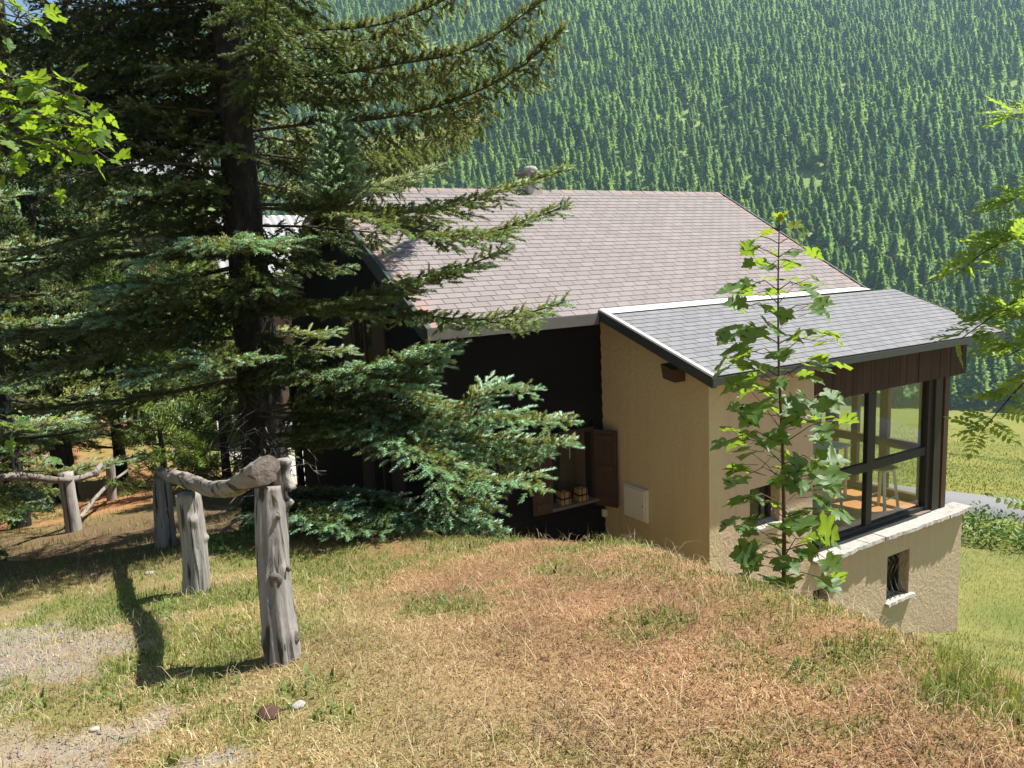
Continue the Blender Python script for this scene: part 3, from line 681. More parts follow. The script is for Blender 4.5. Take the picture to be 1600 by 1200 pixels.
# fascia of upright boards above the glass
xs = 9.60; i = 0
while xs < 13.55:
    wd = random.choice((.085, .095, .105, .12)); e_ = min(xs+wd, 13.60); y_ = YF+random.uniform(-.004, .004)
    MB().box((xs+.002, y_-.002, -2.19+random.uniform(-.008, .004)), (e_-.002, y_+.024, -1.53)).build('fascia_board', M['fascia'], house); xs = e_
MB().box((9.59, YF+.028, -2.17), (13.58, YF+.20, -1.50)).build('beam', M['frame'], house)
MB().hexa([(13.585, YF+.03, -2.18), (13.61, YF+.03, -2.18), (13.61, 8.7, -2.18), (13.585, 8.7, -2.18)], [(13.585, YF+.03, pz(YF+.03)-.10), (13.61, YF+.03, pz(YF+.03)-.10), (13.61, 8.7, pz(8.7)-.10), (13.585, 8.7, pz(8.7)-.10)]).build('fascia_board', M['fascia'], house)
# purlin end in the side wall, rafter tails under the eave
MB().hexa([(X0-.20, 7.62, -1.66), (X0+.05, 7.62, -1.66), (X0+.05, 7.84, -1.66), (X0-.20, 7.84, -1.62)], [(X0-.24, 7.62, -1.49), (X0+.05, 7.62, -1.49), (X0+.05, 7.84, -1.42), (X0-.24, 7.84, -1.42)]).build('purlin', M['shutter'], house)
for x_ in (9.95, 10.5, 11.05, 11.55, 12.4, 13.1):
    MB().hexa([(x_, 6.99, -1.60), (x_+.06, 6.99, -1.60), (x_+.06, 7.19, -1.55), (x_, 7.19, -1.55)], [(x_, 6.99, -1.555), (x_+.06, 6.99, -1.555), (x_+.06, 7.19, -1.50), (x_, 7.19, -1.50)]).build('rafter', M['rail_wood'], house)

# --- roofs
def roof_plane(quad, th, mat, name, parent):
    q = [np.array(p, float) for p in quad]; return MB().hexa([p-np.array([0, 0, th]) for p in q], q).build(name, mat, parent)
mroof = roof_plane([(RX0, EY, EZ), (RX1, EY, EZ), (RX1, RY, RZ), (RX0, RY, RZ)], .10, M['deck'], 'roof', house)
roof_plane([(RX0, RY, RZ), (RX1, RY, RZ), (RX1, BY, EZ), (RX0, BY, EZ)], .10, M['deck'], 'roof', house)
PS = .345
def pz(y): return -1.51+PS*(y-6.9)
proof = roof_plane([(7.27, 6.90, pz(6.9)), (14.14, 6.90, pz(6.9)), (14.22, 8.78, pz(8.78)), (7.27, 9.10, pz(9.10))], .09, M['deck'], 'roof', house)
# shingles: individual pieces near the camera, the rest of each slope in one mesh
def shingles(o, ud, vd, W, Lr, exp, tab, mat, wfun=None):
    o = np.array(o, float); ud = unit(ud); vd = unit(vd); nd = np.cross(ud, vd); out = []; g = np.random.RandomState(3)
    nrow = int(math.ceil(Lr/exp))
    for r in range(nrow):
        v0 = r*exp; v1 = min(Lr, v0+exp*1.28); off = -(r % 2)*tab*.5-g.uniform(0, .05)
        x_ = off
        while x_ < W:
            a, b = max(0, x_), min(W if wfun is None else wfun(v0), x_+tab)
            if b-a > .03: out.append((o+ud*a+vd*v0, b-a, v1-v0, abs(b-a-tab) < 1e-6 and v1-v0 > exp*1.27, g.uniform(-.004, .004)))
            x_ += tab
    return out, (ud, vd, nd)
def shingle_geo(w, l, gap=.009, t=.012):
    x0, x1 = gap/2, w-gap/2
    return [(x0, 0, .001), (x1, 0, .001), (x1, l, .0005), (x0, l, .0005), (x0, 0, t), (x1, 0, t), (x1, l, .0025), (x0, l, .0025)], [(0,3,2,1),(4,5,6,7),(0,1,5,4),(1,2,6,5),(2,3,7,6),(3,0,4,7)]
sets = []
vd = np.array([0, RY-EY, RZ-EZ]); S1, ax1 = shingles((RX0, EY, EZ), (1, 0, 0), vd, RX1-RX0, np.linalg.norm(vd), .135, .262, 'shingle')
vd2 = np.array([0, 1, PS]); S2, ax2 = shingles((7.27, 6.90, pz(6.9)), (1, 0, 0), vd2, 6.87, 2.16, .135, .262, 'shingle_grey', lambda v: 6.87+.035*v)
allS = [(p, w, l, full, dt, ax1, 'shingle', mroof) for p, w, l, full, dt in S1]+[(p, w, l, full, dt, ax2, 'shingle_grey', proof) for p, w, l, full, dt in S2]
# the pieces that show largest: nearest ones, outside the part the spruce and the eave flashing cover
allS.sort(key=lambda s: np.linalg.norm(s[0])+(50 if not s[3] else 0)+(50 if s[6] == 'shingle' and s[0][0] < 5.6 else 0))
shared = {k_: mkmesh('shingle', *shingle_geo(.262, .135*1.28), M[k_]) for k_ in ('shingle', 'shingle_grey')}
restS = {'shingle': MB(), 'shingle_grey': MB()}
for i, (p, w, l, full, dt, ax, k_, par) in enumerate(allS):
    if i < 300 and full:
        o = link('shingle', shared[k_], par, p+ax[2]*(.001+abs(dt)*.3)); o.rotation_euler = Matrix([[ax[c_][r_] for c_ in range(3)] for r_ in range(3)]).to_euler(); o.rotation_euler[2] += dt
    else:
        v_, f_ = shingle_geo(w, l); v_ = [p+ax[0]*a+ax[1]*b+ax[2]*(c+.001+abs(dt)*.3) for a, b, c in v_]; restS[k_].raw(v_, f_)
for k_, par in (('shingle', mroof), ('shingle_grey', proof)):
    o = restS[k_].build('shingles', M[k_], par); o['kind'] = 'stuff'
# ridge capping pieces
x_ = RX0
while x_ < RX1-.05:
    e_ = min(RX1, x_+.30); MB().raw([(x_, RY-.13, RZ-.058), (x_, RY, RZ+.026), (x_, RY+.13, RZ-.058), (e_+.02, RY-.13, RZ-.063), (e_+.02, RY, RZ+.016), (e_+.02, RY+.13, RZ-.063)], [(0,3,4,1),(1,4,5,2),(0,1,2),(3,5,4),(0,2,5,3)]).build('ridge_cap', M['shingle'], mroof); x_ = e_
# barge boards and edge strips
def slope_bar(x0, x1, pa, pb, dz0, dz1, mat, name, parent):
    (ya, za), (yb, zb) = pa, pb
    return MB().hexa([(x0, ya, za+dz0), (x1, ya, za+dz0), (x1, yb, zb+dz0), (x0, yb, zb+dz0)], [(x0, ya, za+dz1), (x1, ya, za+dz1), (x1, yb, zb+dz1), (x0, yb, zb+dz1)]).build(name, mat, parent)
slope_bar(RX0-.05, RX0-.002, (EY-.03, EZ-.02), (RY, RZ), -.22, .022, M['verge_green'], 'barge_board', house)
slope_bar(RX0-.055, RX0+.02, (EY-.03, EZ-.02), (RY, RZ), .0235, .029, M['verge_green'], 'edge_strip', house)
slope_bar(RX0-.05, RX0-.002, (RY+.002, RZ), (BY, EZ), -.20, .022, M['rail_wood'], 'barge_board', house)
slope_bar(RX1+.002, RX1+.05, (EY-.03, EZ-.02), (RY, RZ), -.16, .035, M['verge_green'], 'barge_board', house)
slope_bar(7.19, 7.268, (6.88, pz(6.88)), (9.12, pz(9.12)), -.13, .012, M['metal'], 'barge_board', house)
slope_bar(7.225, 7.285, (6.88, pz(6.88)), (9.12, pz(9.12)), .0135, .020, M['flashing'], 'edge_strip', house)
MB().hexa([(14.145, 6.89, pz(6.89)-.10), (14.18, 6.89, pz(6.89)-.10), (14.26, 8.78, pz(8.78)-.10), (14.225, 8.78, pz(8.78)-.10)], [(14.145, 6.89, pz(6.89)+.015), (14.18, 6.89, pz(6.89)+.015), (14.26, 8.78, pz(8.78)+.015), (14.225, 8.78, pz(8.78)+.015)]).build('barge_board', M['shutter'], house)
# eave board and gutter of the main roof, left of the porch
MB().box((RX0-.05, EY-.035, EZ-.15), (7.18, EY-.004, EZ+.004)).build('eave_board', M['gutter'], house)
MB().box((7.20, 6.872, pz(6.9)-.11), (14.15, 6.897, pz(6.9)-.012)).build('eave_board', M['metal'], house)
# pale flashing where the porch roof meets the main roof
MB().hexa([(7.29, 8.95, pz(8.95)+.016), (13.56, 8.98, pz(8.98)+.016), (13.46, 9.165, EZ+.06), (7.27, 9.17, EZ+.06)], [(7.29, 8.95, pz(8.95)+.022), (13.56, 8.98, pz(8.98)+.022), (13.46, 9.165, EZ+.068), (7.27, 9.17, EZ+.068)]).build('flashing', M['flashing'], house)
# chimney: rendered stack, four props, stone slab and a boulder on top
ch = MB().box((8.40, RY-.16, RZ-.2), (8.72, RY+.16, RZ+.12)).build('chimney', M['render_wall'], house)
for a in (8.41, 8.66):
    for b in (RY-.15, RY+.09): MB().box((a, b, RZ+.12), (a+.055, b+.055, RZ+.30)).build('prop', M['greystone'], ch)
v_ = []; n_ = 12
for z_ in (RZ+.30, RZ+.335):
    for q in range(n_): a = 2*PI*q/n_; rr = .28*(1+.10*math.sin(3*a+1)+.07*math.sin(5*a)); v_.append((8.555+rr*math.cos(a), RY+rr*math.sin(a), z_+.008*math.sin(2*a)))
MB().raw(v_, [tuple(range(n_-1, -1, -1)), tuple(range(n_, 2*n_))]+[(q, (q+1) % n_, n_+(q+1) % n_, n_+q) for q in range(n_)]).build('slab', M['greystone'], ch)
def boulder(c, r, seed, mat, name, parent=None, nu=12, nv=7):
    g = np.random.RandomState(seed); v_ = []; f_ = []
    for a in range(nv+1):
        for b in range(nu):
            th = PI*a/nv; ph = 2*PI*b/nu; d = np.array([math.sin(th)*math.cos(ph), math.sin(th)*math.sin(ph), math.cos(th)]); k_ = 1+.16*math.sin(2.3*ph+seed)*math.sin(th)+g.uniform(-.05, .05)*math.sin(th); v_.append(np.array(c)+d*np.array(r)*k_)
    for a in range(nv):
        for b in range(nu): f_.append((a*nu+b, (a+1)*nu+b, (a+1)*nu+(b+1) % nu, a*nu+(b+1) % nu))
    return add(name, v_, f_, mat, parent, True, loc=None if parent is not None else (c[0], c[1], c[2]-r[2]))
boulder((8.57, RY, RZ+.375), (.14, .13, .085), 3, M['stone'], 'stone', ch)

# --- things on and in the house
mb_ = empty('meter_box', (X0-.06, 8.63, -3.83)); tag(mb_, 'white meter cabinet fixed to the tan side wall of the porch', 'meter box')
bevel(MB().box((X0-.05, 8.38, -3.84), (X0-.001, 8.89, -3.34)).build('case', M['box'], mb_), .006)
bevel(MB().box((X0-.075, 8.41, -3.82), (X0-.052, 8.86, -3.36)).build('door', M['box'], mb_), .005)
MB().box((X0-.079, 8.43, -3.60), (X0-.0755, 8.45, -3.57)).build('lock', M['iron'], mb_)
jb = bevel(MB().box((7.37, YW-.10, -3.98), (7.45, YW-.035, -3.86)).build('junction_box', M['flashing'], None, loc=(7.41, YW-.06, -3.98)), .008); tag(jb, 'small cream box low in the corner of the dark timber wall', 'junction box')
for i, (x_, y_, lab) in enumerate(((6.66, YW-.03, 'small pale wooden crate lantern at the left end of the window sill'), (6.98, YW-.04, 'small pale wooden crate lantern beside the dark casement on the window sill'))):
    b = wz0-.002; e_ = empty('lantern', (x_, y_, b)); tag(e_, lab, 'lantern', 'lanterns on the window sill'); r_ = .085
    bevel(MB().box((x_-r_, y_-r_, b), (x_+r_, y_+r_, b+.09)).build('lower_crate', M['lantern'], e_), .008)
    bevel(MB().box((x_-r_*.9, y_-r_*.9, b+.105), (x_+r_*.9, y_+r_*.9, b+.19)).build('upper_crate', M['lantern'], e_), .008)
    MB().box((x_-r_-.006, y_-r_-.006, b+.091), (x_+r_+.006, y_+r_+.006, b+.104)).build('band', M['dark'], e_)
    for q in (-.5, .5): MB().box((x_+q*r_-.006, y_-r_-.008, b+.002), (x_+q*r_+.006, y_-r_-.0005, b+.20)).build('strap', M['dark'], e_)
    MB().tube([(x_-r_*.7, y_, b+.19), (x_-r_*.4, y_, b+.23), (x_+r_*.4, y_, b+.23), (x_+r_*.7, y_, b+.19)], .006, 6).build('handle', M['dark'], e_)
# slatted garden chair behind the lower pane
def rot2(p, c, a): x, y = p[0]-c[0], p[1]-c[1]; return (c[0]+x*math.cos(a)-y*math.sin(a), c[1]+x*math.sin(a)+y*math.cos(a))
FZ = -4.598
def rbuild(mb, name, mat, par, c, a):
    mb.V = [(*rot2(p, c, a), p[2]) for p in mb.V]; return mb.build(name, mat, par)
def slat_chair(c, ang, lab, group):
    e_ = empty('garden_chair', (c[0], c[1], FZ)); tag(e_, lab, 'chair', group); cx_, cy_ = c; z = FZ
    for i in range(5): rbuild(MB().box((cx_-.20, cy_-.20+i*.085, z+.42), (cx_+.20, cy_-.20+i*.085+.06, z+.44)), 'slat', M['white'], e_, c, ang)
    for i in range(5): zz_ = z+.50+i*.075; rbuild(MB().box((cx_-.21, cy_+.215+i*.022, zz_), (cx_+.21, cy_+.235+i*.022, zz_+.05)), 'back_slat', M['white'], e_, c, ang)
    for s_ in (-1, 1):
        rbuild(MB().bar((cx_+s_*.22, cy_+.24, z), (cx_+s_*.22, cy_-.22, z+.44), .022, .035), 'leg', M['white'], e_, c, ang)
        rbuild(MB().bar((cx_+s_*.235, cy_-.24, z), (cx_+s_*.235, cy_+.22, z+.47), .022, .035), 'leg', M['white'], e_, c, ang)
        rbuild(MB().bar((cx_+s_*.225, cy_+.19, z+.42), (cx_+s_*.225, cy_+.34, z+.90), .03, .03), 'back_post', M['white'], e_, c, ang)
        rbuild(MB().bar((cx_+s_*.235, cy_-.18, z+.63), (cx_+s_*.235, cy_+.26, z+.65), .045, .02), 'armrest', M['white'], e_, c, ang)
slat_chair((10.75, 8.0), -.9, 'white slatted garden chair just behind the lower glass pane of the porch', None)
def stool(c, lab, h=.78, top=None):
    e_ = empty('bar_stool', (c[0], c[1], FZ)); tag(e_, lab, 'stool', 'white bar stools in the porch'); cx_, cy_ = c; z = FZ
    bevel(MB().box((cx_-.19, cy_-.17, z+h-.05), (cx_+.19, cy_+.17, z+h)).build('seat', M['white'], e_), .02, 2)
    for sx_, sy_ in ((-1, -1), (1, -1), (1, 1), (-1, 1)): MB().bar((cx_+sx_*.20, cy_+sy_*.19, z), (cx_+sx_*.14, cy_+sy_*.12, z+h-.051), .045, .045).build('leg', M['white'], e_)
    for sy_ in (-1, 1): MB().bar((cx_-.17, cy_+sy_*.165, z+.25), (cx_+.17, cy_+sy_*.165, z+.25), .02, .02).build('footrest', M['white'], e_)
    return e_
stool((12.55, 8.0), 'white bar stool with a dark folded cloth on it behind the right pane')
cl = add('cloth', [(12.35+.06*i+.0*j, 7.80+.07*j, FZ+.785+.028*math.sin(i*1.7+j)+.02*((i*j) % 3)) for j in range(6) for i in range(7)]+[(12.35+.06*i, 7.80+.07*j, FZ+.7815) for j in range(6) for i in range(7)], [(j*7+i, j*7+i+1, (j+1)*7+i+1, (j+1)*7+i) for j in range(5) for i in range(6)]+[(42+j*7+i, 42+(j+1)*7+i, 42+(j+1)*7+i+1, 42+j*7+i+1) for j in range(5) for i in range(6)]+[(i, 42+i, 43+i, i+1) for i in range(6)]+[(35+i, 36+i, 78+i, 77+i) for i in range(6)]+[(7*j, 7*j+7, 42+7*j+7, 42+7*j) for j in range(5)]+[(7*j+6, 42+7*j+6, 42+7*j+13, 7*j+13) for j in range(5)], M['cloth'], loc=(12.5, 8.0, FZ+.78)); tag(cl, 'dark grey folded cloth lying on the white bar stool', 'cloth')
stool((11.75, 8.55), 'white bar stool standing deeper in the porch behind the mullion')
tb = empty('high_table', (12.3, 9.0, FZ)); tag(tb, 'white high table by the meadow-side window of the porch', 'table')
bevel(MB().box((11.75, 8.75, FZ+.98), (12.75, 9.25, FZ+1.02)).build('table_top', M['white'], tb), .01)
for x_ in (11.8, 12.66):
    for y_ in (8.8, 9.16): MB().box((x_, y_, FZ), (x_+.045, y_+.045, FZ+.979)).build('leg', M['white'], tb)
bn = empty('cushion_bench', (10.5, 9.2, FZ)); tag(bn, 'dark bench with a slanted back inside the porch at the left', 'bench')
MB().box((9.9, 9.0, FZ+.40), (11.2, 9.4, FZ+.45)).build('seat', M['frame'], bn); MB().hexa([(9.9, 9.38, FZ+.45), (11.2, 9.38, FZ+.45), (11.2, 9.42, FZ+.45), (9.9, 9.42, FZ+.45)], [(9.9, 9.48, FZ+1.0), (11.2, 9.48, FZ+.8), (11.2, 9.53, FZ+.8), (9.9, 9.53, FZ+1.0)]).build('backrest', M['frame'], bn)
for x_ in (9.95, 11.1): MB().box((x_, 9.05, FZ), (x_+.06, 9.35, FZ+.40)).build('leg', M['frame'], bn)
# pale cloth hung by the window
v_ = [(11.02+.035*i, 8.35+.02*math.sin(i*1.1+j*.4), -2.42-.085*j) for j in range(9) for i in range(9)]
v_ = [(x+.02*math.sin(z*9), y, z) for x, y, z in v_]
v2 = [(x, y+.02, z) for x, y, z in v_]; fq = [(j*9+i, j*9+i+1, (j+1)*9+i+1, (j+1)*9+i) for j in range(8) for i in range(8)]
rim = [(i, 81+i, 82+i, i+1) for i in range(8)]+[(72+i, 73+i, 154+i, 153+i) for i in range(8)]+[(9*j, 9*j+9, 90+9*j, 81+9*j) for j in range(8)]+[(9*j+8, 89+9*j, 98+9*j, 9*j+17) for j in range(8)]
hc = add('hanging_towel', v_+v2, fq+[tuple(81+q for q in reversed(f__)) for f__ in fq]+rim, M['teal'], loc=(11.15, 8.36, -3.1)); tag(hc, 'pale green and white towel hanging behind the upper left pane', 'towel')
tl = MB().tube([(10.7, 8.36, -2.40), (11.6, 8.36, -2.40)], .008, 6).build('clothes_line', M['iron'], None, loc=(11.1, 8.36, -2.4)); tag(tl, 'thin dark line strung across the porch holding the towel', 'line')

# ------------------------------------------------------------------ conifers
def shoot_templates(K=20, seed=1, n=5, spread=.25, width=.135):
    out = []
    for s in range(n):
        g = np.random.RandomState(seed+s); T = np.zeros((K, 3, 3))
        for q in range(K):
            t0 = (q+.2)/K*.86; ph = q*2.399+g.uniform(-.4, .4); rr = spread*g.uniform(.75, 1.15); fwd_ = .20*g.uniform(.6, 1.3)
            dirv = np.array([0, math.cos(ph), .75*math.sin(ph)+.12]); sd = np.array([0, -math.sin(ph), math.cos(ph)])
            b = np.array([t0, 0, 0]); T[q, 0] = b-sd*width*.5+np.array([-.03, 0, 0]); T[q, 1] = b+sd*width*.5+np.array([.05, 0, 0]); T[q, 2] = b+dirv*rr+np.array([fwd_, 0, 0])
        T[K-1] = np.array([[.70, -.06, 0], [.70, .06, .02], [1.06, 0, .03]])
        out.append(T)
    return np.array(out)
TEMPL = shoot_templates()
TEMPL_MID = shoot_templates(14, 40, 4, .26, .18)
TEMPL_FAR = shoot_templates(9, 60, 4, .28, .26)
TEMPL_PINE = shoot_templates(16, 20, 4, .62, .045)
class Shoots:
    def __init__(s): s.P = []; s.D = []; s.L = []; s.C = []
    def add(s, P, D, L, Cc): s.P.append(P); s.D.append(D); s.L.append(L); s.C.append(Cc)
    def mesh(s, name, parent, mat, templ=TEMPL, seed=0):
        g = np.random.RandomState(seed); P = np.vstack(s.P); D = unit(np.vstack(s.D)); L = np.concatenate(s.L); Cc = np.vstack(s.C); n = len(P)
        S = unit(np.cross(D, np.array([0, 0, 1.0])+g.normal(0, .12, (n, 3)))); U = np.cross(S, D)
        T = templ[g.randint(0, len(templ), n)]; K = T.shape[1]
        v = P[:, None, None, :]+L[:, None, None, None]*(T[..., 0:1]*D[:, None, None, :]+T[..., 1:2]*S[:, None, None, :]+T[..., 2:3]*U[:, None, None, :])
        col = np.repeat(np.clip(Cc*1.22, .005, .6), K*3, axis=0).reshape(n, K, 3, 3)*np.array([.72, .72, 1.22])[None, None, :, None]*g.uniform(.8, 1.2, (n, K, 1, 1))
        rad_ = unit(T[:, :, 2, 1:2]*S[:, None, :]+T[:, :, 2, 2:3]*U[:, None, :]); Nd = unit(rad_*.8+D[:, None, :]*.15+np.array([0, 0, .42])); gn = np.cross(v[:, :, 1]-v[:, :, 0], v[:, :, 2]-v[:, :, 0]); flip = (gn*Nd).sum(-1) < 0
        vf = v[:, :, [1, 0, 2], :]; v = np.where(flip[..., None, None], vf, v); Nv = np.repeat(Nd[:, :, None, :], 3, 2).reshape(-1, 3)
        v = v.reshape(-1, 3); F = np.arange(len(v)).reshape(-1, 3)
        o = add(name, v, F, mat, parent, col=col.reshape(-1, 3)); set_normals(o.data, Nv); return o, n
def resample(pts, step):
    pts = np.array(pts, float)
    # Catmull-Rom through the control points
    Q = np.vstack([2*pts[0]-pts[1], pts, 2*pts[-1]-pts[-2]]); out = []
    for i in range(1, len(Q)-2):
        for t in np.linspace(0, 1, 12, endpoint=False):
            a, b, c, d = Q[i-1], Q[i], Q[i+1], Q[i+2]; out.append(.5*((2*b)+(-a+c)*t+(2*a-5*b+4*c-d)*t*t+(-a+3*b-3*c+d)*t**3))
    out.append(pts[-1]); out = np.array(out); s = np.concatenate([[0], np.cumsum(np.linalg.norm(np.diff(out, axis=0), axis=1))]); n = max(4, int(s[-1]/step)); q = np.linspace(0, s[-1], n)
    return np.stack([np.interp(q, s, out[:, k]) for k in range(3)], -1), s[-1]
OLD = np.array([.085, .105, .030]); OLIVE = np.array([.175, .192, .06]); PALE = np.array([.255, .41, .305]); DEEP = np.array([.032, .052, .025]); BROWN = np.array([.17, .085, .035])
def bough(S, W, pts, style, g, dens=1.0, r0=.032, bare=.12, thin=1.0, big=1.0):
    """one bough: woody axis into W, needle shoots into S"""
    ax, Lb = resample(pts, .07); n = len(ax); tg = unit(np.gradient(ax, axis=0)); rr = np.linspace(r0, .006, n)
    W.tube(ax[::2] if n > 8 else ax, rr[::2] if n > 8 else rr, 5, False)
    step = .088*big/dens; m = int(Lb*(1-bare)/step)
    for q in range(m):
        t = bare+(1-bare)*(q+g.rand()*.6)/m; i = min(n-1, int(t*(n-1))); p = ax[i]; d = tg[i]; sd = unit(np.cross(d, [0, 0, 1.0])); upv = np.cross(sd, d); sg = 1 if q % 2 else -1
        if style == 'c':
            ln = (.10+.22*math.sin(PI*min(1, t*1.0))**.7)*g.uniform(.6, 1.3); dv = unit(d*g.uniform(.15, .6)+sd*sg*g.uniform(.05, .7)+np.array([0, 0, -1.0])*g.uniform(.6, 1.1)); tip = .10; base = OLD*.35+OLIVE*.65
        elif style == 'd':
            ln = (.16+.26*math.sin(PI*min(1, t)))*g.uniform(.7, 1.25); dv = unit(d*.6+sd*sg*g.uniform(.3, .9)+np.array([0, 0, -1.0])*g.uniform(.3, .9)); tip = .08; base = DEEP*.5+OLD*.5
        elif style == 'm':
            ln = (.08+.30*math.sin(PI*min(1, t*.95+.02))**.8)*g.uniform(.6, 1.2); dv = unit(d*.85+sd*sg*g.uniform(.5, 1.0)+np.array([0, 0, 1.0])*g.uniform(-.45, .15)); tip = .45; base = OLD*.35+OLIVE*.65
        elif style == 'k':
            ln = (.20+.25*t)*g.uniform(.7, 1.2); dv = unit(d*.5+sd*sg*g.uniform(.4, 1.0)+np.array([0, 0, -1.0])*g.uniform(.3, 1.0)); tip = .1; base = OLD
        else:
            ln = (.10+.36*math.sin(PI*min(1, t*.88+.05))**.8)*g.uniform(.6, 1.2); dv = unit(d*.9+sd*sg*g.uniform(.5, 1.1)+np.array([0, 0, 1.0])*g.uniform(-.22, .08)); tip = 1.0 if style == 'f' else .8; base = OLD*.4+OLIVE*.6 if style == 'f' else DEEP*.5+OLD*.5
        ln *= thin
        k = max(3, int(ln/(.043*big))); s_ = (np.arange(k)+.6)/k; curve = np.array([0, 0, -.10 if style in 'cdk' else .10])*(s_**2)[:, None]*ln
        Pp = p+dv*(s_*ln)[:, None]+curve; s2 = unit(np.cross(dv, [0, 0, 1.0]) if abs(dv[2]) < .95 else sd); alt = np.where(np.arange(k) % 2, 1, -1)[:, None]
        Dd = unit(dv*.9+s2*alt*g.uniform(.5, .95, (k, 1))+g.normal(0, .16, (k, 3))+np.array([0, 0, .10 if style in 'flm' else -.12])); Dd[-1] = dv
        Ll = g.uniform(.095, .145, k)*(1.1-.25*s_)*big
        pale = np.clip((s_-.25)*1.9, 0, 1)*np.clip((t-.18)*2.0, 0, 1)*tip*g.uniform(.4, 1.6, k); pale = np.clip(pale, 0, 1)[:, None]
        cc = base*(g.uniform(.75, 1.3, (k, 1)))*(1-pale)+PALE*pale
        S.add(Pp, Dd, Ll, cc)
        # side twigs of the longer branchlets
        if ln > .24:
            for h in range(int(ln/.11)):
                sb = g.uniform(.2, .8); pb = p+dv*sb*ln; db = unit(dv*.7+s2*(1 if h % 2 else -1)*.8+np.array([0, 0, g.uniform(-.3, .1)])); lb = ln*(1-sb)*.55+.05; k2 = max(2, int(lb/(.055*big))); s3 = (np.arange(k2)+.6)/k2; s4 = unit(np.cross(db, [0, 0, 1.0]))
                D2 = unit(db+s4*np.where(np.arange(k2) % 2, .7, -.7)[:, None]+g.normal(0, .15, (k2, 3))); D2[-1] = db
                pl2 = np.clip(np.clip((s3-.2)*1.5, 0, 1)*np.clip((t-.2)*1.5, 0, 1)*tip*g.uniform(.3, 1.6, k2), 0, 1)[:, None]
                S.add(pb+db*(s3*lb)[:, None], D2, g.uniform(.09, .13, k2)*big, base*g.uniform(.75, 1.3, (k2, 1))*(1-pl2)+PALE*pl2)
    # shoots clothing the axis itself
    m2 = int(Lb*(1-bare)*(84 if style == 'c' else 30)*dens/big); ii = np.minimum((n*(bare+(1-bare)*g.rand(m2))).astype(int), n-1); rv = unit(g.normal(0, 1, (m2, 3))+[0, 0, .55]); S.add(ax[ii]+[0, 0, .012], unit(tg[ii]*.9+rv*.8), g.uniform(.08, .12, m2)*big, (OLIVE if style in 'cmf' else OLD)*g.uniform(.7, 1.25, (m2, 1)))
    # leading shoots
    k = 5; S.add(ax[-1]-tg[-1]*np.linspace(0, .12, k)[:, None], unit(tg[-1]+g.normal(0, .35, (k, 3))), np.full(k, .10), np.tile(PALE*.8 if style in 'flm' else OLIVE, (k, 1)))
    if style == 'c':
        for q in range(14):   # brown cones towards the end
            i = int(n*g.uniform(.62, .99)); S.add(ax[i][None]+g.normal(0, .05, (1, 3))+[[0, 0, -.05]], unit(np.array([[0, 0, -1.0]])+g.normal(0, .3, (1, 3))), np.array([.085]), BROWN[None]*g.uniform(.7, 1.5))
def trunk_mesh(base, top, r0, r1, name, mat, parent, n=18, k=60, seed=0):
    g = np.random.RandomState(seed); base = np.array(base, float); top = np.array(top, float); v = []; f = []
    for i in range(k+1):
        t = i/k; c = base+(top-base)*t; r = r0+(r1-r0)*t; r += .35*r0*math.exp(-t*k*.35/6)
        for q in range(n):
            a = 2*PI*q/n; rr = r*(1+.06*math.sin(3*a+i*.2)+g.uniform(-.055, .055)); v.append(c+np.array([rr*math.cos(a), rr*math.sin(a), 0]))
    for i in range(k):
        for q in range(n): f.append((i*n+q, i*n+(q+1) % n, (i+1)*n+(q+1) % n, (i+1)*n+q))
    f.append(tuple(k*n+q for q in range(n)))
    return add(name, v, f, mat, parent, True)

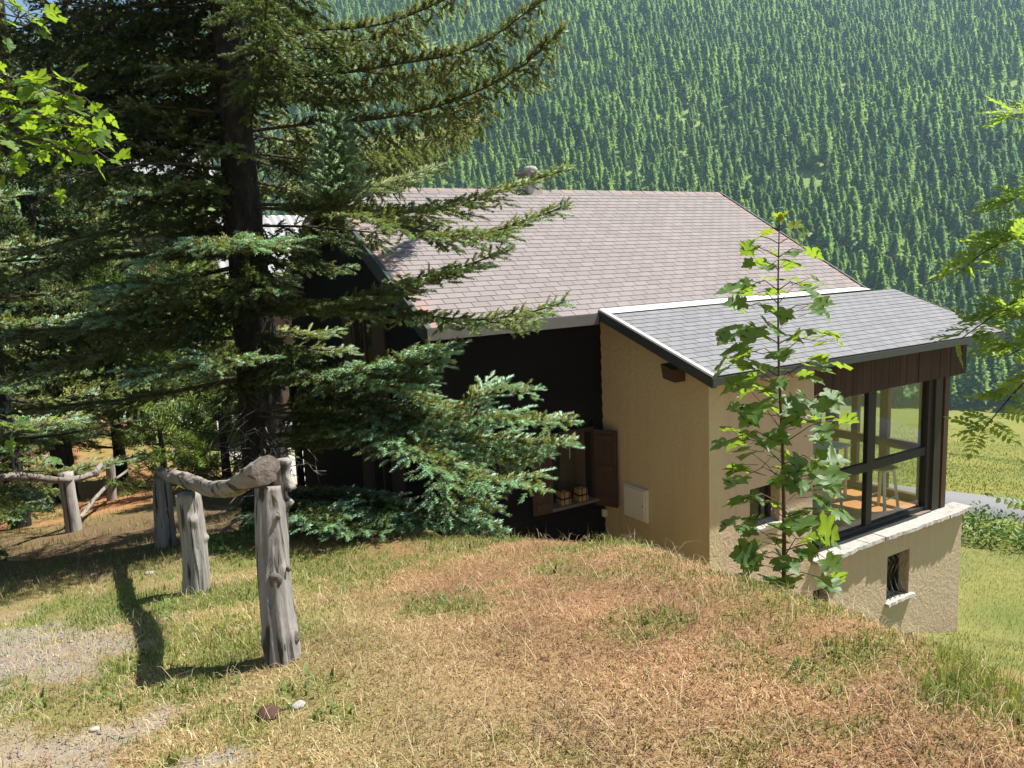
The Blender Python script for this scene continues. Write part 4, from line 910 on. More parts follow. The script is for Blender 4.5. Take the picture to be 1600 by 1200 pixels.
# --- the big spruce in front of the gable
TB = np.array([1.90, 7.78, float(H(1.93, 7.80))-.1])
spruce = empty('spruce_tree', TB); tag(spruce, 'large old spruce with pale blue-green tips in front of the dark gable', 'tree')
TT = np.array([2.02, 7.85, 10.5])
trunk_mesh(TB, TT, .185, .03, 'trunk', M['bark'], spruce, 20, 90, 2)
BOUGHS = [
('c',[(2.11,7.88,2.10),(2.54,7.39,2.17),(3.06,6.82,2.15),(3.56,6.30,2.32)]),
('c',[(2.08,7.85,1.84),(2.60,7.28,1.77),(3.11,6.73,1.79),(3.60,6.20,1.85),(4.04,5.74,2.17)]),
('c',[(2.05,7.78,1.33),(2.58,7.34,1.36),(3.00,6.83,1.34),(3.41,6.36,1.41),(3.86,6.00,1.62),(4.19,5.73,1.92)]),
('c',[(2.04,7.78,1.30),(3.01,8.62,1.37),(4.11,9.40,1.53),(5.31,10.13,1.82),(6.22,10.70,2.18)]),
('c',[(2.04,7.74,1.06),(3.04,8.78,1.05),(4.24,9.74,1.27),(5.39,10.52,1.61),(6.26,10.99,1.95)]),
('m',[(1.99,7.69,0.62),(2.34,6.98,0.53),(2.69,6.39,0.43),(3.04,5.90,0.25),(3.39,5.56,0.27),(3.80,5.22,0.43)]),
('m',[(1.99,7.69,0.65),(2.49,7.25,0.60),(3.05,6.78,0.51),(3.45,6.29,0.54),(3.80,5.98,0.66),(4.17,5.65,0.78)]),
('m',[(2.07,7.80,0.86),(2.96,8.57,0.86),(3.97,9.16,1.04),(5.0,9.75,1.32)]),
('m',[(2.07,7.80,1.10),(3.0,8.9,1.2),(4.2,9.9,1.45),(5.35,10.5,1.75)]),
('m',[(1.91,7.57,-0.31),(2.29,6.86,-0.30),(2.70,6.38,-0.19),(3.14,6.02,-0.05),(3.52,5.69,0.10)]),
('m',[(1.90,7.57,-0.34),(2.38,6.80,-0.33),(2.82,6.15,-0.39),(3.18,5.68,-0.45),(3.49,5.38,-0.41),(3.70,5.15,-0.33)]),
('f',[(1.83,7.50,-0.96),(2.04,6.79,-0.91),(2.33,6.15,-0.80),(2.75,5.56,-0.64)]),
('f',[(1.85,7.52,-0.78),(2.12,6.86,-0.92),(2.45,6.18,-0.91),(2.72,5.76,-0.94)]),
('f',[(1.86,7.50,-0.87),(2.31,7.09,-0.97),(2.76,6.67,-1.04),(3.18,6.25,-1.28),(3.50,6.08,-1.12),(3.85,5.86,-1.13)]),
('f',[(1.82,7.45,-1.26),(2.28,6.71,-1.13),(2.72,6.06,-1.25),(3.17,5.54,-1.26),(3.62,5.03,-1.28)]),
('f',[(1.82,7.45,-1.26),(2.39,6.73,-1.33),(2.97,6.11,-1.46),(3.39,5.60,-1.50),(3.78,5.24,-1.51)]),
('f',[(1.81,7.45,-1.32),(2.29,6.44,-1.30),(2.58,5.77,-1.40),(2.77,5.26,-1.57),(2.96,5.01,-1.63),(3.13,4.79,-1.62)]),
('f',[(1.79,7.43,-1.50),(2.34,6.28,-1.34),(2.58,5.53,-1.41),(2.62,5.22,-1.66),(2.80,4.96,-1.83)]),
('f',[(1.78,7.42,-1.61),(2.34,6.61,-1.50),(3.01,5.95,-1.55),(3.41,5.56,-1.66),(3.60,5.34,-1.57)]),
('l',[(1.71,7.36,-2.15),(1.93,6.55,-1.91),(2.17,5.94,-1.87),(2.43,5.53,-1.90),(2.72,5.23,-1.91)]),
('l',[(1.71,7.35,-2.21),(1.82,6.37,-1.98),(1.96,5.69,-1.95),(2.14,5.35,-1.92)]),
('l',[(1.72,7.37,-2.09),(2.14,6.86,-2.12),(2.69,6.39,-2.17),(3.12,5.99,-2.25),(3.40,5.80,-2.35)]),
('l',[(1.72,7.37,-2.09),(1.75,5.96,-1.87),(1.82,5.56,-1.86)]),
('f',[(1.93,7.64,0.14),(1.55,7.30,0.26),(1.26,7.12,0.26),(0.99,7.04,0.18)]),
('f',[(1.94,7.64,0.20),(1.76,6.81,0.26),(1.49,6.51,0.26),(1.19,6.45,0.23)]),
('f',[(1.90,7.60,-0.16),(1.42,7.32,-0.07),(1.04,7.21,-0.03),(0.62,7.21,-0.16)]),
('f',[(1.88,7.59,-0.30),(1.33,7.47,-0.21),(0.91,7.49,-0.27),(0.55,7.46,-0.32)]),
('f',[(1.83,7.52,-0.84),(1.44,7.19,-0.71),(1.10,7.04,-0.75),(0.77,7.00,-0.79)]),
('f',[(1.83,7.52,-0.87),(1.51,6.79,-0.69),(1.27,6.59,-0.68)]),
('m',[(1.95,7.69,0.53),(1.48,7.79,0.77),(0.97,7.89,0.88),(0.42,7.98,0.77)]),
('m',[(1.98,7.72,0.77),(1.51,7.81,0.97),(1.10,7.85,1.10),(0.74,7.94,0.99)]),
('m',[(1.99,7.77,1.06),(1.58,7.81,1.20),(1.23,7.83,1.41),(0.92,7.89,1.37)]),
('d',[(2.02,7.87,1.75),(1.60,7.81,1.90),(1.18,7.83,1.95),(0.68,7.89,1.89),(0.23,8.07,1.99)]),
('d',[(2.06,7.91,2.11),(1.57,7.86,2.12),(1.02,7.97,2.15),(0.53,8.04,2.16),(0.06,8.07,2.07)]),
('d',[(2.08,7.96,2.43),(1.56,7.92,2.42),(1.04,8.00,2.37),(0.46,8.12,2.36)]),
('d',[(2.03,7.84,1.57),(1.65,8.21,1.70),(1.21,8.62,1.81),(0.70,9.07,1.86)]),
('d',[(2.05,7.94,2.20),(1.77,8.41,2.52),(1.27,8.96,2.58),(0.76,9.54,2.71)]),
('d',[(2.03,7.80,1.39),(1.66,8.05,1.50),(1.38,8.36,1.60),(1.08,8.57,1.73)]),
('k',[(2.06,7.79,1.39),(1.97,6.94,1.69),(1.86,6.33,1.92),(1.80,5.93,2.10)]),
('k',[(2.12,7.89,2.19),(2.23,7.26,2.37),(2.22,6.66,2.34)]),
]
g = np.random.RandomState(5); S = Shoots(); W = MB()
for st, pts in BOUGHS: bough(S, W, pts, st, g, 1.35, .016)
def axis_pt(z): t = (z-TB[2])/(TT[2]-TB[2]); return TB+(TT-TB)*t
# short inner boughs that close the crown round the trunk
for z in np.arange(-.9, 3.6, .17):
    for q in range(2):
        a = g.uniform(0, 2*PI); ln = g.uniform(.7, 1.5); d = np.array([math.cos(a), math.sin(a), 0]); p = axis_pt(z)
        bough(S, W, [p, p+d*ln*.5+[0, 0, -.04], p+d*ln+[0, 0, -.10*ln]], 'd' if q else 'm', g, .8, .016, .12)
for z in np.arange(-.6, 3.4, .26):        # dense side away from the sun, shade put into darker needles higher up
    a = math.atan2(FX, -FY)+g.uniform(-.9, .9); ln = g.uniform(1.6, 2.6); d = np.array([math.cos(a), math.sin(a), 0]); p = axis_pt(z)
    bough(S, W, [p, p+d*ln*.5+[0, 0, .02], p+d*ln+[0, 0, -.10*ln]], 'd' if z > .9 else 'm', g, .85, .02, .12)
# side forks of the long right-hand boughs
for st, pts in BOUGHS[:17]:
    ax, Lb = resample(pts, .1)
    for q in range(1):
        i = int(len(ax)*g.uniform(.30, .75)); d = unit(ax[min(i+2, len(ax)-1)]-ax[i]); sd = unit(np.cross(d, [0, 0, 1.0]))*(1 if q % 2 else -1); ln = g.uniform(.45, .85)
        p = ax[i]; e1 = p+(d*.75+sd*.65)*ln*.6+[0, 0, -.04]; e2 = p+(d*.9+sd*.65)*ln+[0, 0, -.02 if st == 'f' else .05]; bough(S, W, [p, e1, e2], st, g, .95, .012, .08, .75)
# remaining whorls: away from the house front and above the picture
for z in np.arange(-1.7, 9.6, .36):
    for q in range(3):
        a = g.uniform(0, 2*PI); ln = np.interp(z, [-2, 1, 4, 10], [2.0, 2.6, 2.2, .4])*g.uniform(.7, 1.1)
        d = np.array([math.cos(a), math.sin(a), 0]); toward = -(d@np.array([FX, FY, 0]))
        if z < 2.9 and (d@np.array([FY, -FX, 0]) > .1 or toward > .25): continue      # keep the drawn boughs on this side
        p = axis_pt(z); dr = np.interp(z, [-2, 3, 10], [-.10, -.05, .25])
        bough(S, W, [p, p+d*ln*.5+[0, 0, dr*ln*.5-.05], p+d*ln+[0, 0, dr*ln]], 'd' if z > 1 else 'm', g, .62 if z < 3 else .42, .026, .2)
# upright leader growing from a bough
lead0, lead1 = np.array([2.52, 6.87, .50]), np.array([2.62, 6.95, 1.36]); W.tube([lead0, (lead0+lead1)/2, lead1], [.016, .012, .006], 5, False)
for q in range(120):
    t = q/120; p = lead0+(lead1-lead0)*t; a = q*2.4; R_ = .07+.25*(1-t)**.85; d = unit(np.array([math.cos(a), math.sin(a), .55])); k = max(2, int(R_/.035)); s_ = (np.arange(k)+.6)/k
    pl_ = np.clip((s_-.3)*1.3+.5*t, 0, 1)[:, None]*.75; sd = unit(np.cross(d, [0, 0, 1.0])); S.add(p+d*(s_*R_)[:, None], unit(d+sd*np.where(np.arange(k) % 2, .7, -.7)[:, None]+g.normal(0, .2, (k, 3))), g.uniform(.085, .12, k), OLIVE*(1.15-.1*t)*(1-pl_)+PALE*1.1*pl_)
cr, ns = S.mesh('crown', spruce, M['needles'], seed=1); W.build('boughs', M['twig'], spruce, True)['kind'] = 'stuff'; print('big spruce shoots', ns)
# bare dead twigs low on the trunk
DW = MB()
for q in range(36):
    z = g.uniform(-2.1, -.9); a = g.uniform(-3.3, -.9); p = axis_pt(z); d = np.array([math.cos(a), math.sin(a), g.uniform(-.6, .1)]); ln = g.uniform(.3, 1.0); pts = [p+d*.15]
    for h in range(4): pts.append(pts[-1]+unit(d+g.normal(0, .28, 3))*ln/4)
    DW.tube(pts, np.linspace(.006, .0015, 5), 4, False)
    for h in range(3): b = pts[g.randint(1, 4)]; DW.tube([b, b+unit(d+g.normal(0, .8, 3))*g.uniform(.08, .25)], [.004, .0015], 3, False)
DW.build('dead_twigs', M['dead_twig'], spruce)['kind'] = 'stuff'

# --- other spruces on the left
def spruce_tree(base, h, r, zmax, spread, lab, seed, dens=.6, per=4, dz=.36, styles='mfd', pale=1.0, name='spruce_tree', zlow=.35, big=1.0):
    g = np.random.RandomState(seed); b = np.array([base[0], base[1], float(H(*base))-.1]); top = b+np.array([0, 0, h]); e_ = empty(name, b); tag(e_, lab, 'tree')
    trunk_mesh(b, top, r, .02, 'trunk', M['bark'], e_, 12, 40, seed); S = Shoots(); W = MB(); z = zlow
    while z < h-.3:
        for q in range(per):
            a = g.uniform(0, 2*PI); ln = spread*(1-z/h)**.75*g.uniform(.75, 1.12); d = np.array([math.cos(a), math.sin(a), 0]); p = b+np.array([0, 0, z]); dr = -.18+.35*(z/h)
            st = styles[g.randint(len(styles))]; dn = dens if b[2]+z < zmax else dens*.55
            bough(S, W, [p, p+d*ln*.45+[0, 0, dr*ln*.5-.06], p+d*ln+[0, 0, dr*ln+.06]], st, g, dn, .024*min(1, r/.1), .12, min(1.3, max(.6, ln/1.8)), big)
        z += dz*(1 if b[2]+z < zmax else 1.8)
    cr, ns = S.mesh('crown', e_, M['needles'], TEMPL_FAR if big > 1.2 else TEMPL_MID, seed=seed); W.build('boughs', M['twig'], e_, True)['kind'] = 'stuff'; print(lab, ns); return e_
spruce_tree((-.85, 9.2), 9.5, .14, 2.4, 2.7, 'shaded spruce with drooping boughs at the left edge behind the maple leaves', 21, .62, 6, .35, 'mmfd', zlow=1.5)
spruce_tree((-.35, 14.2), 7.5, .12, 2.6, 2.2, 'bushy spruce behind the dark fence post on the left', 22, .6, 5, .38, 'mff', zlow=1.0)
spruce_tree((-1.6, 12.0), 9.0, .14, 3.0, 2.4, 'tall dark spruce cut by the left border behind the other spruces', 23, .42, 4, .46, 'md', zlow=1.2)
spruce_tree((.4, 17.5), 12.0, .16, 4.5, 2.9, 'dark dense spruce standing on the red bank behind the pole fence', 24, .8, 7, .42, 'dmd', zlow=2.2, big=1.8)
spruce_tree((-2.6, 17.0), 12.0, .16, 4.5, 3.0, 'dark dense spruce at the left border beyond the pole fence', 25, .8, 7, .42, 'dmd', zlow=1.0, big=1.8)
spruce_tree((2.3, 22.5), 12.5, .16, 5.5, 2.8, 'tall dark spruce behind the bright pines left of the big trunk', 26, .75, 6, .45, 'dm', zlow=2.0, big=1.9)
# --- young pines, bright green, behind the big trunk
def young_pine(base, h, spread, lab, seed):
    g = np.random.RandomState(seed); b = np.array([base[0], base[1], float(H(*base))-.05]); e_ = empty('pine_tree', b); tag(e_, lab, 'tree', 'young pines beyond the spruce')
    top = b+np.array([0, 0, h]); trunk_mesh(b, top, .05+.008*h, .015, 'trunk', M['bark'], e_, 8, 16, seed); S = Shoots(); W = MB(); z = h*.12
    while z < h:
        for q in range(7):
            a = g.uniform(0, 2*PI); ln = spread*(1-z/h)**.8*g.uniform(.7, 1.15)+.12; d = np.array([math.cos(a), math.sin(a), .25]); p = b+np.array([0, 0, z]); W.tube([p, p+d*ln*.5, p+d*ln+[0, 0, .12*ln]], [.014, .01, .005], 4, False)
            k = max(3, int(ln/.10)); s_ = np.linspace(.3, 1, k); S.add(p+d*(s_*ln)[:, None]+g.normal(0, .06, (k, 3)), unit(d+g.normal(0, .5, (k, 3))+[0, 0, .45]), g.uniform(.19, .29, k), np.array([.115, .165, .035])*g.uniform(.75, 1.3, (k, 1)))
        z += .26
    S.mesh('crown', e_, M['needles'], TEMPL_PINE, seed); W.build('boughs', M['twig'], e_, True)['kind'] = 'stuff'
young_pine((2.6, 13.2), 2.2, .9, 'bright green young pine low behind the big trunk', 31)
young_pine((2.9, 17.2), 5.4, 1.5, 'taller bright green pine between the big trunk and the bank', 32)
young_pine((1.9, 15.0), 1.5, .7, 'smallest bright green pine standing at the red bank', 33)
young_pine((1.5, 18.5), 6.2, 1.9, 'broad bright green pine left of the big trunk above the bank', 35)
young_pine((4.0, 21.5), 6.5, 1.6, 'bright green pine farthest back, seen left of the big trunk', 34)

# ------------------------------------------------------------------ broadleaf plants
def maple_leaf_mesh(name, seed, mat):
    g = np.random.RandomState(seed)
    half = [(.03, .0), (.16, -.10), (.30, -.13), (.50, -.05), (.40, .06), (.44, .14), (.34, .17), (.50, .27), (.72, .44), (.60, .47), (.56, .58), (.42, .55), (.27, .50), (.36, .68), (.30, .80), (.17, .80), (.12, .92), (.0, 1.06)]
    out = half+[(-x, y) for x, y in half[-2::-1]]
    ctr = [(0, .12), (0, .35), (0, .6)]
    fold = g.uniform(.05, .34); droop = g.uniform(.12, .45); wv = g.uniform(.03, .07); ph = g.uniform(0, 6)
    def zf(x, y): return fold*abs(x)*.9-droop*(y*y*.7+x*x*.9)+wv*math.sin(7*x+4*y+ph)
    V = [(x*g.uniform(.93, 1.07), y, zf(x, y)) for x, y in out]; n = len(V); V += [(x, y, zf(x, y)) for x, y in ctr]; F = []
    for i in range(n):
        a, b = i, (i+1) % n; ym = (out[a][1]+out[b][1])/2; c = n+(0 if ym < .12 else 1 if ym < .52 else 2); F.append((a, b, c) if i < n//2 else (a, b, c))
    F += [(7, n+0, n+1)][:0]
    # bridge between the three fan centres
    def cen(i): ym = (out[i][1]+out[(i+1) % n][1])/2; return n+(0 if ym < .12 else 1 if ym < .52 else 2)
    for i in range(n):
        c0, c1 = cen(i), cen((i+1) % n)
        if c0 != c1: F.append(((i+1) % n, c1, c0))
    return mkmesh(name, V, F, mat, True)
ML = {k_: [maple_leaf_mesh('leaf', 50+i, M[k_]) for i in range(6)] for k_ in ('maple', 'maple_young', 'maple_bright')}
def put_leaf(meshes, p, out_dir, size, parent, g, tilt=None, name='leaf'):
    o = link(name, meshes[g.randint(len(meshes))], parent, p)
    y = unit(np.array(out_dir)+g.normal(0, .25, 3)+[0, 0, -.25 if tilt is None else tilt]); n_ = unit(np.array([0, 0, 1.0])+g.normal(0, .38, 3)); x = unit(np.cross(y, n_)); z = np.cross(x, y)
    o.rotation_euler = Matrix([[x[r], y[r], z[r]] for r in range(3)]).to_euler(); o.scale = (size*g.uniform(.9, 1.1), size, size); return o
# --- maple sapling on the bank
g = np.random.RandomState(17)
sb = np.array([4.71, 3.78, float(H(4.71, 3.78))-.05]); sap = empty('maple_sapling', sb); tag(sap, 'slender young maple with large lobed leaves growing on the bank before the porch', 'sapling')
stem = np.array([sb, (4.74, 3.81, -2.1), (4.80, 3.88, -1.48), (4.83, 3.93, -1.1), (4.87, 3.98, -.80), (4.93, 4.04, -.25), (5.00, 4.09, .26)]); ax, Ls = resample(stem, .05); rr = np.linspace(.020, .004, len(ax)); MB().tube(ax, rr, 7).build('stem', M['red_stem'], sap, True)
PT = MB(); nodes = 28
rt_h = np.array([FY, -FX, 0.0]); fw_h = np.array([FX, FY, 0.0])
for k_ in range(nodes):
    t = .12+.88*(k_+g.uniform(-.2, .2))/(nodes-.5); t = min(t, .995); i = int(t*(len(ax)-1)); p = ax[i]; reach = np.interp(t, [0, .12, .3, .5, .65, .8, .92, 1], [.16, .30, .40, .46, .44, .36, .24, .06]); a0 = (k_ % 2)*PI/2+g.uniform(-.4, .4)+.5
    for s_ in range(2 if t < .9 else 2):
        a = a0+s_*PI; d = math.cos(a)*rt_h+math.sin(a)*fw_h
        if t < .19 and d@rt_h > -.2: continue
        ln = reach*g.uniform(.7, 1.15); tipp = p+d*ln+[0, 0, ln*g.uniform(.10, .50)]
        PT.tube([p, p+d*ln*.5+[0, 0, ln*.28], tipp], [.005, .0035, .0025], 4, False)
        mats = ML['maple_young'] if t > .965 else ML['maple']; sz = np.interp(t, [0, .4, .8, 1], [.155, .185, .165, .11])*g.uniform(.8, 1.2)
        put_leaf(mats, tipp, d, sz, sap, g)
        extra = 3 if .12 < t < .74 else (2 if t < .92 else 0)
        for e_ in range(extra):
            f_ = g.uniform(.25, .8); q = p+d*ln*f_+[0, 0, ln*.28*f_]; dd = unit(d*.4+np.cross(d, [0, 0, 1.0])*(1 if e_ else -1)*.9); pe = q+dd*g.uniform(.07, .16)+[0, 0, g.uniform(.0, .06)]; PT.tube([q, pe], [.003, .002], 3, False); put_leaf(ML['maple'], pe, dd, sz*g.uniform(.75, 1.05), sap, g)
for d in (rt_h, -rt_h*.6+fw_h*.3, fw_h*-.8): put_leaf(ML['maple_young'], ax[-1], d, .075, sap, g, .2)
PT.build('petioles', M['red_stem'], sap)['kind'] = 'stuff'
# --- maple reaching in from the left
g = np.random.RandomState(19)
mbz = float(H(-.85, 5.7)); mt_ = empty('maple_tree', (-.85, 5.7, mbz-.1)); tag(mt_, 'maple with bright yellow-green leaves reaching in at the upper left', 'tree')
tr_, _ = resample([(-.85, 5.7, mbz-.1), (-.72, 5.6, -.6), (-.55, 5.55, .5), (-.40, 5.6, 1.8), (-.3, 5.7, 3.2)], .1); MB().tube(tr_, np.linspace(.075, .03, len(tr_)), 9).build('trunk', M['bark'], mt_, True)
LB = MB()
limbs = [([(-.62, 5.57, .1), (-.25, 5.0, .62), (.10, 4.6, .80), (.38, 4.44, .74)], 84, .24), ([(-.6, 5.56, .25), (-.2, 5.1, .85), (.15, 4.75, .98), (.34, 4.6, .92)], 66, .2), ([(-.62, 5.57, .1), (-.2, 4.9, .55), (.12, 4.5, .68), (.36, 4.36, .60)], 66, .25), ([(-.45, 5.6, 1.2), (-.1, 5.4, 1.5), (.2, 5.3, 1.45)], 34, .30), ([(-.45, 5.6, 1.5), (.0, 5.4, 1.9), (.25, 5.2, 1.8)], 20, .30), ([(-.75, 5.6, -1.0), (-.4, 5.5, -.75), (-.06, 5.38, -.80)], 22, .2), ([(-.8, 5.65, -1.2), (-.4, 5.45, -1.05), (-.08, 5.35, -1.02)], 14, .18)]
for li, (pts, nl, sp) in enumerate(limbs):
    shade_leaf = li in (3, 4, 5, 6)  # top and bottom limbs: their shade is put into a darker leaf colour
    ax, Lb = resample(pts, .06); LB.tube(ax, np.linspace(.016, .004, len(ax)), 5, False)
    for q in range(nl):
        i = int(len(ax)*(1-g.rand()**1.3*.75)); i = min(i, len(ax)-1); d = unit(g.normal(0, 1, 3)*[1, 1, .45]); ln = sp*g.uniform(.25, 1.0); e_ = ax[i]+d*ln; LB.tube([ax[i], (ax[i]+e_)/2+[0, 0, .03], e_], [.003, .0025, .002], 3, False); put_leaf(ML['maple' if shade_leaf else 'maple_bright'], e_, d, g.uniform(.055, .095), mt_, g)
LB.build('limbs', M['twig'], mt_)['kind'] = 'stuff'
# --- rowan at the right border, pinnate leaves
def pinnate(name, seed):
    g = np.random.RandomState(seed); V = []; F = []
    def leaflet(p, d, L_, w):
        s = np.array([-d[1], d[0], 0]); q = len(V); z1 = -.10*L_*g.uniform(.5, 1.6)
        V.extend([p, p+d*L_*.28+s*w*.8+[0, 0, .05*L_], p+d*L_*.66+s*w*.75+[0, 0, .03*L_+z1*.5], p+d*L_+[0, 0, z1], p+d*L_*.66-s*w*.75+[0, 0, .03*L_+z1*.5], p+d*L_*.28-s*w*.8+[0, 0, .05*L_], p+d*L_*.5+[0, 0, z1*.3-.02*L_]])
        F.extend([(q, q+1, q+6), (q+1, q+2, q+6), (q+2, q+3, q+6), (q+3, q+4, q+6), (q+4, q+5, q+6), (q+5, q, q+6)])
    def rz(y): return -.30*y*y
    for i in range(5):
        y = .22+.155*i
        for s in (-1, 1): leaflet(np.array([0, y, rz(y)]), unit(np.array([s*.9, .5, g.uniform(-.25, .15)])), .32*(1-.25*abs(i-2)/2)*g.uniform(.85, 1.15), .085)
    leaflet(np.array([0, .97, rz(.97)]), np.array([0, 1.0, -.2]), .29, .085)
    q = len(V)
    for y in (0, .35, .7, .98): V.extend([(-.008, y, rz(y)), (.008, y, rz(y))])
    for i in range(3): a = q+i*2; F.append((a, a+1, a+3, a+2))
    return mkmesh(name, V, F, M['rowan'])
PIN = [pinnate('leaf', 70+i) for i in range(5)]
g = np.random.RandomState(23)
rb = np.array([6.42, 2.35, float(H(6.42, 2.35))-.1]); row = empty('rowan_tree', rb); tag(row, 'rowan with feathery leaves hanging in along the right edge', 'tree')
tr_, _ = resample([rb, (6.4, 2.42, -1.8), (6.5, 2.55, -.2), (6.6, 2.7, 1.4), (6.65, 2.8, 2.6)], .1); MB().tube(tr_, np.linspace(.06, .02, len(tr_)), 9).build('trunk', M['bark'], row, True)
LB = MB()
for pts, nl in [([(6.5, 2.55, -.3), (5.9, 2.6, -.30), (5.45, 2.68, -.45), (5.06, 2.72, -.60)], 17), ([(6.5, 2.57, .0), (5.9, 2.7, .05), (5.5, 2.8, -.05), (5.20, 2.84, -.20)], 15), ([(6.55, 2.6, .2), (6.0, 2.7, .35), (5.6, 2.76, .25)], 9), ([(6.6, 2.65, .7), (6.1, 2.7, .85), (5.55, 2.70, .80)], 9), ([(6.5, 2.57, .1), (5.9, 2.62, .12), (5.35, 2.66, -.02)], 12), ([(6.5, 2.5, -.45), (5.8, 2.5, -.5), (5.25, 2.6, -.42)], 12), ([(6.45, 2.5, -.7), (5.9, 2.6, -.85), (5.5, 2.6, -1.0), (5.12, 2.60, -1.20)], 13), ([(6.42, 2.45, -.6), (5.9, 2.55, -.62), (5.3, 2.55, -.72)], 13), ([(6.4, 2.42, -1.2), (5.8, 2.4, -1.5), (5.2, 2.3, -1.62), (4.95, 2.26, -1.66)], 5), ([(6.4, 2.42, -1.4), (6.0, 2.5, -1.75), (5.8, 2.5, -1.85)], 3)]:
    ax, Lb = resample(pts, .06); LB.tube(ax, np.linspace(.014, .003, len(ax)), 5, False)
    for q in range(nl):
        t = 1-.72*q/nl; i = min(int(len(ax)*t), len(ax)-1); d = unit(ax[min(i+1, len(ax)-1)]-ax[max(i-1, 0)]); sd = np.cross(d, [0, 0, 1.0])*(1 if q % 2 else -1)
        put_leaf(PIN, ax[i], d*.6+sd*.9*(q > 0)+[0, 0, .22], g.uniform(.16, .23), row, g, -.05)
        put_leaf(PIN, ax[i]-d*.03, d*.3-sd*.8+[0, 0, .3], g.uniform(.15, .21), row, g, -.1)
        put_leaf(PIN, ax[i]-d*.06, d*.5+sd*.4+[0, 0, .5], g.uniform(.14, .20), row, g, -.1)
LB.build('limbs', M['twig'], row)['kind'] = 'stuff'

# ------------------------------------------------------------------ log fences
def log_post(parent, base, top, r, seed, knots=(), name='post', mat=None, n=44, k=60):
    g = np.random.RandomState(seed); base = np.array(base, float); top = np.array(top, float); v = []; f = []; ph = g.uniform(0, 6, 4); L_ = np.linalg.norm(top-base)
    for i in range(k+1):
        t = i/k; c = base+(top-base)*t+np.array([.012*math.sin(t*4+ph[0]), .012*math.sin(t*3+ph[1]), 0]); rr0 = r*(1.08-.14*t)+.02*r*math.sin(t*9)
        for q in range(n):
            a = 2*PI*q/n; rr = rr0*(1+.05*math.sin(2*a+ph[2])+.03*math.sin(5*a+ph[3]+t)+.025*math.sin(11*a+2*math.sin(t*5))+g.uniform(-.012, .012))
            rr -= .22*r*math.exp(-((a-(4.05+.12*math.sin(t*5)))/.06)**2)*(.3+.7*t)+.20*r*math.exp(-((a-(4.75+.1*math.sin(t*4+1)))/.05)**2)*(t < .75)+.12*r*math.exp(-((a-(4.4+.1*math.sin(t*6+1)))/.04)**2)*(t > .4)   # drying cracks
            for (ka, kt, kw, kh) in knots:
                da = math.atan2(math.sin(a-ka), math.cos(a-ka))*rr0; dt_ = (t-kt)*L_; rr += kh*math.exp(-(da*da+dt_*dt_)/(kw*kw))
            v.append(c+np.array([rr*math.cos(a), rr*math.sin(a), 0]))
    for i in range(k):
        for q in range(n): f.append((i*n+q, i*n+(q+1) % n, (i+1)*n+(q+1) % n, (i+1)*n+q))
    f.append(tuple(k*n+q for q in range(n))); f.append(tuple(range(n-1, -1, -1)))
    return add(name, v, f, mat or M['log'], parent, True)
def log_rail(parent, pts, r0, r1, seed, mat=None, name='rail', n=26, knob=0.0):
    g = np.random.RandomState(seed); ax, L_ = resample(pts, .03); k = len(ax); tg = unit(np.gradient(ax, axis=0)); v = []; f = []
    for i in range(k):
        t = i/(k-1); sd = unit(np.cross(tg[i], [0, 0, 1.0])); u_ = np.cross(sd, tg[i]); rr0 = r0+(r1-r0)*t+knob*math.exp(-t*L_/.16)
        for q in range(n): a = 2*PI*q/n; rr = rr0*(1+.08*math.sin(2*a+t*9)+.07*math.sin(5*a+t*14)+.05*math.sin(3*a+t*41)+g.uniform(-.075, .075)-.10*(math.sin(9*a+6*math.sin(t*20)) > .82)); v.append(ax[i]+rr*(math.cos(a)*sd+math.sin(a)*u_))
    for i in range(k-1):
        for q in range(n): f.append((i*n+q, i*n+(q+1) % n, (i+1)*n+(q+1) % n, (i+1)*n+q))
    o = add(name, v, f, mat or M['log_dark'], parent, True)
    for i, s in ((0, -1), (k-1, 1)):
        me_v = []; me_f = []
        b = len(me_v); ctr = ax[i]+tg[i]*s*.012; me_v.append(ctr)
        for q in range(n): me_v.append(np.array(v[i*n+q])+tg[i]*s*.002)
        me_f += [(b, b+1+q, b+1+(q+1) % n) for q in range(n)]
        add('cut_end', me_v, me_f, M['end_grain'], o, False)
    return o
g1 = lambda x, y: float(H(x, y))
fence = empty('log_fence', (.76, 3.15, g1(.76, 3.15))); tag(fence, 'weathered grey log fence with thick posts and a curved rail beside the path', 'fence')
A_ = math.atan2(-.85, -.25)          # towards the viewer
log_post(fence, (.765, 3.15, g1(.765, 3.15)-.12), (.815, 3.27, -.875), .069, 1, [(A_-.05, .56, .035, .010), (A_+.75, .60, .016, .010), (A_+.35, .86, .014, .010), (A_+1.5, .90, .020, .030), (A_+.9, .27, .04, .010), (A_-1.35, .24, .03, .010)])
log_post(fence, (.868, 3.255, -.90), (.872, 3.26, -.775), .040, 2, [], 'post_spur', None, 14, 8)
log_rail(fence, [(.782, 3.19, -.790), (.765, 3.42, -.865), (.770, 3.80, -.995), (.80, 4.5, -1.165), (.83, 5.40, -1.325), (.88, 6.5, -1.53), (.93, 7.62, -1.735)], .046, .046, 3, knob=.014)
log_post(fence, (.765, 5.24, g1(.765, 5.24)-.12), (.80, 5.29, -1.375), .082, 4, [(A_+.2, .8, .03, .02), (A_+1.3, .62, .02, .02)])
log_post(fence, (.87, 7.50, g1(.87, 7.50)-.12), (.95, 7.52, -1.76), .080, 5, [(A_+.6, .6, .03, .02)])
